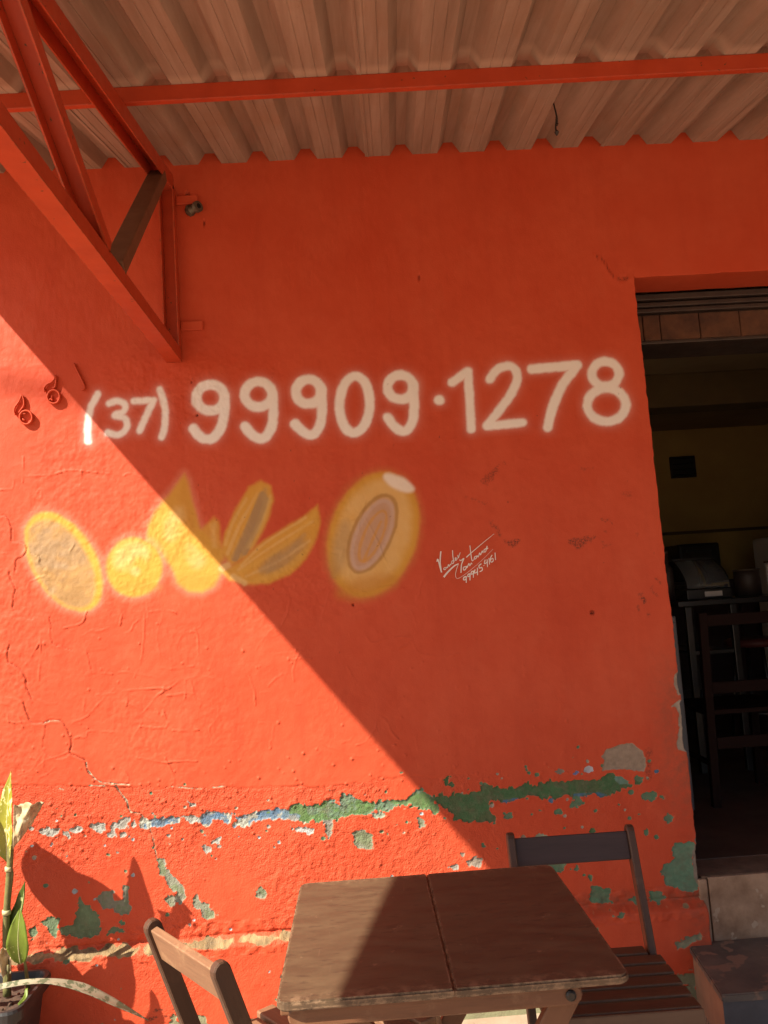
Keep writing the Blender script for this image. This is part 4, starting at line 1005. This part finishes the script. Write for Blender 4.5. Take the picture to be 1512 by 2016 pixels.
# ------------------------------------------------------------------ table
tab = thing('folding_table', 'square folding wooden bar table with two worn varnished top boards', 'table', (0.137, -1.093, 0))
TZ, TT = 0.743, 0.018
for sx, (x0, x1) in ((-1, (-0.345, -0.0006)), (1, (0.0006, 0.345))):
    bm = bmesh.new(); box_bm(bm, (-(x1-x0)/2, -0.332, -TT/2), ((x1-x0)/2, 0.332, TT/2))
    ce = [e for e in bm.edges if abs(e.verts[0].co.z-e.verts[1].co.z) > 0.01 and e.verts[0].co.x*sx > 0]
    bmesh.ops.bevel(bm, geom=ce, offset=0.024, segments=5, affect='EDGES', profile=0.5)
    bmesh.ops.bevel(bm, geom=[e for e in bm.edges if abs(e.verts[0].co.z-e.verts[1].co.z) < 1e-5], offset=0.004, segments=2, affect='EDGES')
    link('top_board', bm_mesh(bm, 'top_board'), M_table, tab, Matrix.Translation(((x0+x1)/2, 0, TZ-TT/2)))
for y in (-0.300, 0.300):
    board('rail', (-0.325, y, TZ-TT-0.0205), (0.252, y, TZ-TT-0.0205), 0.040, 0.022, M_rail, tab, up=(0, 1, 0), roundends=True, bevel=0.003)
for i, y in enumerate((-0.272, 0.272)):
    board('leg', (0.238, y, TZ-TT-0.02), (-0.215, y, 0.0), 0.052, 0.022, M_rail, tab, up=(0, 1, 0))
    board('leg', (-0.225, y+0.026*(1 if i == 0 else -1), TZ-TT-0.02), (0.215, y+0.026*(1 if i == 0 else -1), 0.0), 0.052, 0.022, M_rail, tab, up=(0, 1, 0))
    bm = bmesh.new(); s = -1 if i == 0 else 1
    sweep(bm, [(0.228, y+s*0.034, TZ-TT-0.0205), (0.228, y+s*0.043, TZ-TT-0.0205), (0.228, y+s*0.046, TZ-TT-0.0205)], [0.0105, 0.0105, 0.007], 14)
    link('bolt', bm_mesh(bm, 'bolt'), M_bolt, tab)
board('brace', (-0.06, -0.27, 0.40), (-0.06, 0.27, 0.40), 0.04, 0.02, M_rail, tab)
board('brace', (-0.325, -0.28, TZ-TT-0.020), (-0.325, 0.28, TZ-TT-0.020), 0.035, 0.02, M_rail, tab)

# ------------------------------------------------------------------ folding chairs
def chair(label, loc, rzr, width=0.355, mats=(M_chair, M_chair_dark, M_seat), seat_d=0.36, group='folding wooden chairs', n=6, lean=0.115, back=0.0):
    """facing local +Y: origin on the ground below the middle of the back rail's top"""
    o = thing('folding_chair', label, 'chair', loc, rzr, group)
    w = width/2; mp, mr, ms = mats
    slope = lean/0.33
    for s in (-1, 1):                        # long side posts run down and forward to the front feet
        a, b = Vector((s*w, 0.0, 0.783)), Vector((s*w, 0.783*slope, 0.0))
        board('back_post', a, b, 0.040, 0.022, mp, o, up=(1, 0, 0), roundends=True, bevel=0.003)
        c, d = Vector((s*(w-0.028), 0.10+back+seat_d-0.03, 0.43)), Vector((s*(w-0.028), 0.02, 0.0))
        board('leg', c, d, 0.036, 0.020, mp, o, up=(1, 0, 0))
        board('seat_rail', (s*(w-0.028), 0.075, 0.447), (s*(w-0.028), 0.10+back+seat_d, 0.447), 0.020, 0.030, mp, o)
        bm = bmesh.new(); yb = (0.783-0.44)*slope
        sweep(bm, [(s*(w+0.010), yb, 0.44), (s*(w+0.017), yb, 0.44)], 0.008, 10); link('bolt', bm_mesh(bm, 'bolt'), M_bolt, o)
    rn = Vector((0, 1, slope))
    board('back_rail', (-(w-0.010), 0.017, 0.729), ((w-0.010), 0.017, 0.729), 0.078, 0.018, mr, o, up=(0, 1, slope))
    board('stretcher', (-w+0.01, 0.62*slope+0.06, 0.17), (w-0.01, 0.62*slope+0.06, 0.17), 0.03, 0.018, mp, o, up=(0, 1, slope))
    sw = seat_d/n
    for k in range(n):
        y = 0.090+back+sw*(k+0.5); e = 0.012 if k else -0.018
        board('seat_slat', (-w-e, y, 0.470), (w+e, y, 0.470), sw-0.012, 0.018, ms, o, bevel=0.004)
    board('seat_slat', (-w-0.012, 0.090+back+seat_d+0.004, 0.458), (w+0.012, 0.090+back+seat_d+0.004, 0.458), 0.04, 0.016, ms, o, up=(0, 1, 0.3), bevel=0.004)
    return o
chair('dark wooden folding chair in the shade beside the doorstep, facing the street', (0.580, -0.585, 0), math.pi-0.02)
fx, fy = 0.79, 0.613
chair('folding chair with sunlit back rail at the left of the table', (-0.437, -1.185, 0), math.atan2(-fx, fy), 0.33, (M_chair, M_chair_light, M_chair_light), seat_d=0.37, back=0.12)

# ------------------------------------------------------------------ potted plants
PX, PY = -1.36, -0.27
pot = thing('plant_pot', 'black plastic planter with rounded rim at the foot of the wall', 'pot', (PX, PY, 0))
def rrect(hx, hy, r, n=5):
    o = []
    for cx, cy, a0 in ((hx-r, hy-r, 0), (-hx+r, hy-r, 90), (-hx+r, -hy+r, 180), (hx-r, -hy+r, 270)):
        for i in range(n+1):
            a = math.radians(a0+90*i/n); o.append((cx+r*math.cos(a), cy+r*math.sin(a)))
    return o
def loft(name, rings, mat, parent, close=True):
    bm = bmesh.new(); R = [[bm.verts.new((x, y, z)) for x, y in pts] for pts, z in rings]; n = len(R[0])
    for a, b in zip(R, R[1:]):
        for i in range(n): bm.faces.new((a[i], a[(i+1) % n], b[(i+1) % n], b[i]))
    if close: bm.faces.new(R[0][::-1]); bm.faces.new(R[-1])
    return link(name, bm_mesh(bm, name, False), mat, parent)
PX, PY, PZ = -1.285, -0.225, 0.300
pot.location = (PX, PY, 0)
loft('pot_body', [(rrect(0.105, 0.105, 0.035), 0.0), (rrect(0.135, 0.135, 0.04), PZ-0.035), (rrect(0.137, 0.137, 0.04), PZ-0.034), (rrect(0.130, 0.130, 0.04), PZ-0.034)], M_black, pot)
loft('pot_rim', [(rrect(0.137, 0.137, 0.042), PZ-0.040), (rrect(0.152, 0.152, 0.047), PZ-0.038), (rrect(0.155, 0.155, 0.048), PZ-0.008), (rrect(0.151, 0.151, 0.047), PZ), (rrect(0.140, 0.140, 0.042), PZ),
                 (rrect(0.136, 0.136, 0.04), PZ-0.006), (rrect(0.130, 0.130, 0.038), PZ-0.03)], M_black, pot, False)
bm = bmesh.new()
bmesh.ops.create_grid(bm, x_segments=26, y_segments=26, size=0.131)
for v in bm.verts:
    v.co.z = PZ-0.026+0.010*float(fbm(np.array([v.co.x]), np.array([v.co.y]), 0.03, 121, 3)[0])
tag(link('soil', bm_mesh(bm, 'soil', True), M_soil, pot), kind='stuff')
for i in range(14):
    x, y = random.uniform(-0.11, 0.11), random.uniform(-0.11, 0.11); r = random.uniform(0.005, 0.012)
    bm = bmesh.new(); bmesh.ops.create_icosphere(bm, subdivisions=1, radius=r)
    for v in bm.verts: v.co *= random.uniform(0.75, 1.15)
    o = link('pebble', bm_mesh(bm, 'pebble', False), M_stone if i % 2 else M_soil, pot, Matrix.Translation((x, y, PZ-0.022)))

def leaf(name, base, tip, width, mat, parent, face=(0, -1, 0.15), bow=0.0, fold=0.25, twist=0.0, shape=0.45, wav=0.03, n=16, m=8, rib=True, label=None):
    """blade from base to tip; face is the way its upper side looks; coordinates in the world"""
    off = Vector(parent.location)
    a, b = Vector(base)-off, Vector(tip)-off; ax = b-a; L = ax.length; t = ax.normalized()
    f = Vector(face); f = (f-t*f.dot(t)).normalized(); s = t.cross(f)
    bm = bmesh.new(); rows = []; mid = []
    for i in range(n+1):
        u = i/n
        w = width*0.5*(math.sin(math.pi*min(1, u**shape*1.0))**0.85 if 0 < u < 1 else 0.0)+0.0008
        c = a+t*(L*u)+f*(bow*L*math.sin(math.pi*u))
        an = twist*u; ss = s*math.cos(an)+f*math.sin(an); ff = f*math.cos(an)-s*math.sin(an)
        row = []
        for j in range(-m//2, m//2+1):
            q = j/(m/2)
            row.append(bm.verts.new(c+ss*(w*q)+ff*(fold*w*q*q+wav*width*math.sin(u*17+j*1.3)*abs(q))))
        rows.append(row); mid.append(c-ff*0.0005)
    for r0, r1 in zip(rows, rows[1:]):
        for j in range(m): bm.faces.new((r0[j], r0[j+1], r1[j+1], r1[j]))
    me = bm_mesh(bm, name, True); o = link(name, me, mat, parent)
    md = o.modifiers.new('thickness', 'SOLIDIFY'); md.thickness = 0.0008
    if rib: tube('midrib', mid, [0.0024*(1-0.8*i/n) for i in range(n+1)], M_midrib, o, 5)
    if label: o['label'] = label
    return o
Q = lambda x, y, Y=-0.22: P(x, y, Y)
dc = thing('dumb_cane', 'speckled dumb cane plant with tall stem and one dead curled leaf in black planter', 'plant', (PX+0.06, PY, PZ-0.03))
def rel_(p, o): return Vector(p)-Vector(o.location)
st = [Q(14, 1960), Q(14, 1900), Q(12, 1820), Q(17, 1740), Q(22, 1660), Q(24, 1640)]
tube('stem', [rel_(p, dc) for p in smooth_path(st, 4)], [0.0135-0.0045*i/20 for i in range(21)], M_stem, dc, 10)
for yy in (1795, 1710): tube('stem_node', [rel_(Q(13+(1795-yy)*0.05, yy+5), dc), rel_(Q(13+(1795-yy)*0.05, yy-4), dc)], 0.0142 if yy > 1750 else 0.0125, M_midrib, dc, 10)
tube('leaf_stalk', [rel_(p, dc) for p in (Q(17, 1780), Q(24, 1720), Q(18, 1685))], [0.006, 0.0055, 0.004], M_stem, dc, 7)
leaf('leaf', Q(14, 1696), Q(22, 1518), 0.074, M_leaf_y, dc, face=(-0.45, -1, 0.25), bow=0.03, fold=0.35, shape=0.62, label='tall yellow speckled leaf')
leaf('leaf', Q(18, 1858), Q(49, 1735), 0.062, M_leaf_g, dc, face=(-0.55, -0.8, 0.35), bow=-0.06, fold=0.5, shape=0.6)
leaf('leaf', Q(40, 1898, -0.24), Q(40, 1788, -0.27), 0.070, M_leaf_b, dc, face=(0.05, -0.9, 0.6), bow=0.10, fold=0.15, shape=0.75, label='bright green folded leaf above the planter rim')
tube('leaf_stalk', [rel_(p, dc) for p in (Q(56, 1945, -0.2), Q(50, 1900, -0.22), Q(46, 1880, -0.25))], [0.0075, 0.005, 0.004], M_stem, dc, 7)
# the dead leaf: a crumpled fan
def crumple(name, base, tip, wa, wb, parent, mat, seed=0, label=None, depth=0.03):
    off = Vector(parent.location); a, b = Vector(base)-off, Vector(tip)-off
    t = (b-a).normalized(); L = (b-a).length; f = Vector((0, -1, 0)); f = (f-t*f.dot(t)).normalized(); s = t.cross(f)
    bm = bmesh.new(); rows = []
    for i in range(15):
        u = i/14; w = wa+(wb-wa)*u; row = []
        for j in range(15):
            q = j/7-1
            nz = float(fbm(np.array([u*0.12+seed]), np.array([q*0.10]), 0.045, 131, 3)[0])
            edge = 1+0.25*float(fbm(np.array([q*0.2+seed]), np.array([u*0.2]), 0.06, 133, 2)[0])
            row.append(bm.verts.new(a+t*(L*u*edge)+s*(w*q)+f*(depth*(1.1*q*q-0.3)+depth*1.3*nz)))
        rows.append(row)
    for r0, r1 in zip(rows, rows[1:]):
        for j in range(14): bm.faces.new((r0[j], r0[j+1], r1[j+1], r1[j]))
    o = link(name, bm_mesh(bm, name, True), mat, parent)
    md = o.modifiers.new('thickness', 'SOLIDIFY'); md.thickness = 0.0008
    if label: o['label'] = label
bm = bmesh.new(); rows = []; tl_, tr_, bl_, br_ = (27, 1584), (88, 1578), (25, 1672), (62, 1622)
for i in range(19):
    u = i/18; row = []
    for j in range(15):
        v = j/14
        qx = (tl_[0]*(1-u)+tr_[0]*u)*(1-v)+(bl_[0]*(1-u)+br_[0]*u)*v; qy = (tl_[1]*(1-u)+tr_[1]*u)*(1-v)+(bl_[1]*(1-u)+br_[1]*u)*v
        qy += 7*float(fbm(np.array([u*0.3]), np.array([v*0.3]), 0.05, 141, 2)[0])
        cr = float(fbm(np.array([u*0.10+v*0.02]), np.array([v*0.10]), 0.022, 143, 3)[0])
        yy = -0.285 + 0.060*max(0, u-0.62)**1.2*2.2 + 0.035*max(0, v-0.55)**1.3*2 + 0.020*cr + 0.008*math.sin(u*9+v*2)
        row.append(bm.verts.new(rel_(P(qx, qy, yy), dc)))
    rows.append(row)
for r0, r1 in zip(rows, rows[1:]):
    for j in range(14): bm.faces.new((r0[j], r0[j+1], r1[j+1], r1[j]))
o = link('dead_leaf', bm_mesh(bm, 'dead_leaf', True), M_dead, dc); o['label'] = 'dry curled tan leaf'
md = o.modifiers.new('thickness', 'SOLIDIFY'); md.thickness = 0.0008
crumple('dead_leaf', Q(18, 1915, -0.24), Q(8, 1868, -0.25), 0.012, 0.022, dc, M_dead, 1.7, 'small withered leaf by the soil', 0.02)
tube('leaf_stub', [rel_(p, dc) for p in (Q(15, 1945, -0.24), Q(16, 1900, -0.25))], [0.006, 0.004], M_stem, dc, 6)
# the leaves left of the picture that throw the broad shadows on the wall
def shade_leaf(s0, s1, width, t, face=(0.5, -0.75, 0.3), **k):
    """a leaf standing where its shadow runs along the wall from s0 to s1"""
    ps = []
    for q in (s0, s1):
        x, z = W(*q); ps.append(np.array([x, 0, z])-SUN*t)
    leaf('leaf', ps[0], ps[1], width, M_leaf_g, dc, face=face, **k)
    return ps
FS = tuple(-SUNN)
l1 = shade_leaf((72, 1662), (190, 1870), 0.165, 0.42, FS, shape=0.85, fold=0.05, wav=0.01)
l2 = shade_leaf((95, 1870), (215, 2060), 0.155, 0.42, FS, shape=0.7, fold=0.05, wav=0.01)
l3 = shade_leaf((138, 1712), (258, 1860), 0.140, 0.48, FS, shape=0.95, fold=0.05, wav=0.01)
l4 = shade_leaf((236, 2060), (238, 1925), 0.085, 0.42, FS, shape=0.8, fold=0.05, wav=0.01)
l5 = shade_leaf((120, 1790), (225, 1880), 0.160, 0.50, FS, shape=0.8, fold=0.05, wav=0.01)
root = Vector((PX-0.10, PY-0.03, PZ-0.03))
for l in (l1, l2, l3, l5):
    tube('leaf_stalk', [rel_(p, dc) for p in smooth_path([root, root+Vector((-0.05, 0, 0.25)), Vector(l[0])], 5)], 0.006, M_stem, dc, 6)
# grey mottled sword leaf lying over the rim
sp = thing('snake_plant', 'grey mottled sword leaf plant lying over the planter rim', 'plant', (PX, PY-0.02, PZ-0.03))
def strap(name, path, widths, mat, parent, up=(0, -0.35, 1)):
    off = Vector(parent.location); pth = [Vector(p)-off for p in smooth_path(path, 6)]; n = len(pth)
    ww = np.interp(np.linspace(0, 1, n), np.linspace(0, 1, len(widths)), widths)
    bm = bmesh.new(); rows = []
    for i, p in enumerate(pth):
        t = (pth[min(i+1, n-1)]-pth[max(i-1, 0)]).normalized(); u = Vector(up); u = (u-t*u.dot(t)).normalized(); s = t.cross(u)
        rows.append([bm.verts.new(p+s*(ww[i]*q)+u*(0.22*ww[i]*q*q)) for q in (-1, -0.6, -0.2, 0.2, 0.6, 1)])
    for a, b in zip(rows, rows[1:]):
        for j in range(5): bm.faces.new((a[j], a[j+1], b[j+1], b[j]))
    o = link(name, bm_mesh(bm, name, True), mat, parent)
    md = o.modifiers.new('thickness', 'SOLIDIFY'); md.thickness = 0.002
strap('leaf', [P(-60, 1962, -0.30), P(15, 1940, -0.28), P(90, 1932, -0.25), P(160, 1945, -0.22), P(225, 1974, -0.19), P(292, 2008, -0.15)], [0.012, 0.012, 0.011, 0.019, 0.015, 0.001], M_leaf_snake, sp)
strap('leaf', [P(36, 1978, -0.33), P(50, 1962, -0.31), P(52, 1946, -0.29)], [0.003, 0.006, 0.004], M_leaf_b, sp, up=(0, -1, 0.2))

# pole for the cable, out of sight beyond the left end of the awning
bm = bmesh.new(); sweep(bm, [(0, 0, -0.15), (0, 0, 3.5), (0, 0, bx.z+0.9)], [0.15, 0.13, 0.11], 16); link('pole_shaft', bm_mesh(bm, 'pole_shaft', True), M_concrete, pole)
board('cross_arm', (-0.13, -0.6, bx.z-0.02), (-0.13, 0.6, bx.z-0.02), 0.09, 0.09, M_chair, pole)

# ------------------------------------------------------------------ inside the room
def IP(px, py, Y): return Vector(P(px, py, Y))
# steel work table
YT = 1.55
tl, trr = IP(1352, 1188, YT), IP(1440, 1181, YT)
zt = (tl.z+trr.z)/2
wt = thing('steel_table', 'steel tube work table with cross rails just inside the doorway', 'table', ((tl.x+trr.x)/2, YT+0.3, FLOOR_IN))
hw = (trr.x-tl.x)/2; hz_ = zt-FLOOR_IN
box('top_sheet', (-hw-0.06, -0.33, hz_-0.02), (hw+0.45, 0.33, hz_+0.012), M_steel, wt, 0.004)
for sx in (-hw, hw):
    for sy in (-0.30, 0.30): box('leg', (sx-0.018, sy-0.018, 0), (sx+0.018, sy+0.018, hz_-0.021), M_steel, wt, 0.003)
for zf in (0.40, 0.70):
    box('cross_rail', (-hw+0.019, -0.312, hz_*zf-0.012), (hw-0.019, -0.288, hz_*zf+0.012), M_steel, wt, 0.003)
    box('shelf', (-hw+0.01, -0.286, hz_*zf-0.006), (hw-0.01, 0.29, hz_*zf+0.006), M_grey_cab, wt, 0.002)
# food display on it
fd = thing('food_display', 'glass fronted countertop food display with curved front on the steel table', 'display case', ((tl.x+trr.x)/2+0.03, YT+0.22, FLOOR_IN+hz_+0.013))
box('display_base', (-0.16, -0.17, 0), (0.20, 0.20, 0.075), M_steel, fd, 0.006)
box('display_panel', (-0.02, -0.176, 0.018), (0.12, -0.1705, 0.055), M_white, fd, 0.002)
cur = [(-0.165+0.25*math.sin(a)**2*0.9, 0.078+0.22*math.sin(a)) for a in np.linspace(0, math.pi/2*0.92, 9)]
bm = bmesh.new(); R0 = [[bm.verts.new((x, y, z)) for x in (-0.15, 0.19)] for y, z in cur]
for a, b in zip(R0, R0[1:]): bm.faces.new((a[0], a[1], b[1], b[0]))
o = link('curved_glass', bm_mesh(bm, 'curved_glass', True), M_glass, fd); md = o.modifiers.new('thickness', 'SOLIDIFY'); md.thickness = 0.004
for x in (-0.152, 0.192): tube('glass_trim', [(x, y, z) for y, z in cur], 0.004, M_steel, fd, 6)
box('display_top', (-0.155, 0.06, 0.298), (0.195, 0.20, 0.31), M_steel, fd, 0.003)
box('food_tray', (-0.13, -0.12, 0.08), (0.17, 0.16, 0.11), M_steel, fd, 0.003)
fd.scale = (0.74, 0.8, 0.80)
# dark oven on a shelf at the back
oa, ob = IP(1335, 1072, 3.5), IP(1421, 1112, 3.5)
ov = thing('dark_oven', 'black countertop oven against the mustard back wall', 'oven', ((oa.x+ob.x)/2, 3.7, ob.z-0.12))
w_, h_ = (ob.x-oa.x)/2, oa.z-ob.z+0.12
box('oven_body', (-w_, -0.2, 0), (w_, 0.22, h_), M_black, ov, 0.02, 3); box('oven_door', (-w_+0.02, -0.215, 0.03), (w_*0.55, -0.2005, h_-0.03), M_shutter, ov, 0.004)
box('oven_handle', (-w_+0.05, -0.24, h_-0.07), (w_*0.5, -0.225, h_-0.05), M_steel, ov, 0.004)
sb = thing('back_counter', 'dark timber counter along the mustard back wall', 'counter', (3.0, 3.6, FLOOR_IN))
zc = ob.z-0.12-FLOOR_IN
box('counter_top', (-1.6, -0.28, zc-0.04), (1.6, 0.38, zc-0.001), M_chair_dark, sb, 0.004)
box('counter_body', (-1.55, -0.24, 0), (1.55, 0.36, zc-0.041), M_chair_dark, sb, 0.004)
for k in range(4): box('counter_door', (-1.5+0.76*k, -0.258, 0.1), (-0.80+0.76*k, -0.2405, zc-0.1), M_chair_dark, sb, 0.004)
# white fridge
fa = IP(1476, 1062, 3.17)
fr = thing('white_fridge', 'white fridge standing at the right edge inside the room', 'fridge', (fa.x+0.33, 2.87, FLOOR_IN))
hf = fa.z-FLOOR_IN
box('fridge_body', (-0.32, -0.27, 0.03), (0.32, 0.30, hf), M_white, fr, 0.025, 3); box('fridge_door', (-0.318, -0.325, 0.06), (0.318, -0.272, hf-0.01), M_white, fr, 0.02, 3)
box('fridge_handle', (-0.29, -0.352, hf*0.55), (-0.265, -0.326, hf*0.8), M_steel, fr, 0.005)
# grey cabinet just left inside the door
ca = IP(1322, 1213, 0.75)
cb_ = thing('grey_cabinet', 'grey metal cabinet behind the left door jamb', 'cabinet', (ca.x-0.22, 0.98, FLOOR_IN))
hc = ca.z-FLOOR_IN
box('cabinet_body', (-0.26, -0.22, 0.02), (0.245, 0.22, hc), M_grey_cab, cb_, 0.008); box('cabinet_door', (-0.25, -0.236, 0.05), (0.235, -0.221, hc-0.03), M_grey_cab, cb_, 0.004)
box('cabinet_handle', (-0.2, -0.256, hc*0.6), (-0.185, -0.237, hc*0.75), M_steel, cb_, 0.003)
# dark timber chair and a stool with a red seat
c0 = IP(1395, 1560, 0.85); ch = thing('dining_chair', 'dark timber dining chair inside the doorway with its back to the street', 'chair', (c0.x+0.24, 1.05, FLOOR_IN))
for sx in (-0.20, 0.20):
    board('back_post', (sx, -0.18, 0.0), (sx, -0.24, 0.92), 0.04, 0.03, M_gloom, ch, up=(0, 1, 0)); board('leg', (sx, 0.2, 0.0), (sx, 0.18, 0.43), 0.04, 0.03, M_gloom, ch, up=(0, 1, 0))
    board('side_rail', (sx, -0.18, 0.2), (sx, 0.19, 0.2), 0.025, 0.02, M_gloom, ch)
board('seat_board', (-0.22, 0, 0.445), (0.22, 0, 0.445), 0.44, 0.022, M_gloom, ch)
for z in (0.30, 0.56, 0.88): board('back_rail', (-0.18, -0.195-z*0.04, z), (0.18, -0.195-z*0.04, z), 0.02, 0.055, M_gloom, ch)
M_red_seat = plain('dull_red_vinyl', (0.12, 0.025, 0.02), (0.09, 0.02, 0.016), 0.5, 8, 0.1)
s0 = IP(1485, 1255, 2.05); so = thing('bar_stool', 'steel legged stool with a dull red seat beside the work table', 'stool', (s0.x, 2.05, FLOOR_IN))
hs = s0.z-FLOOR_IN
bm = bmesh.new(); sweep(bm, [(0, 0, hs-0.05), (0, 0, hs-0.045), (0, 0, hs-0.01), (0, 0, hs)], [0.16, 0.18, 0.18, 0.15], 20); link('stool_seat', bm_mesh(bm, 'stool_seat', True), M_red_seat, so)
for k in range(4):
    a = math.pi/4+k*math.pi/2; tube('leg', [(0.12*math.cos(a), 0.12*math.sin(a), hs-0.05), (0.21*math.cos(a), 0.21*math.sin(a), 0.0)], 0.012, M_steel, so, 8)
tube('foot_ring', [(0.175*math.cos(a), 0.175*math.sin(a), hs*0.35) for a in np.linspace(0, 2*math.pi, 25)], 0.009, M_steel, so, 6, caps=False)
# clutter on the work table
for i, (dx, hgt, r, nm, lb, mt) in enumerate(((-0.15, 0.30, 0.035, 'bottle', 'dark bottle at the left end of the steel table', M_shutter), (0.33, 0.16, 0.075, 'cooking_pot', 'dull metal cooking pot right of the food display', M_shutter), (0.50, 0.20, 0.05, 'jar', 'pale jar at the right end of the steel table', M_white))):
    t = thing(nm, lb, nm.replace('_', ' '), (wt.location.x+dx, YT+0.2, FLOOR_IN+hz_+0.0125))
    bm = bmesh.new(); sweep(bm, [(0, 0, 0), (0, 0, hgt*0.62), (0, 0, hgt*0.72), (0, 0, hgt*0.94)], [r, r, r*(0.45 if nm == 'bottle' else 0.98), r*(0.42 if nm == 'bottle' else 0.98)], 16); link(nm+'_body', bm_mesh(bm, nm, True), mt, t)
    bm = bmesh.new(); sweep(bm, [(0, 0, hgt*0.942), (0, 0, hgt)], r*(0.5 if nm == 'bottle' else 1.04), 16); link(nm+'_lid', bm_mesh(bm, nm, True), M_iron, t)
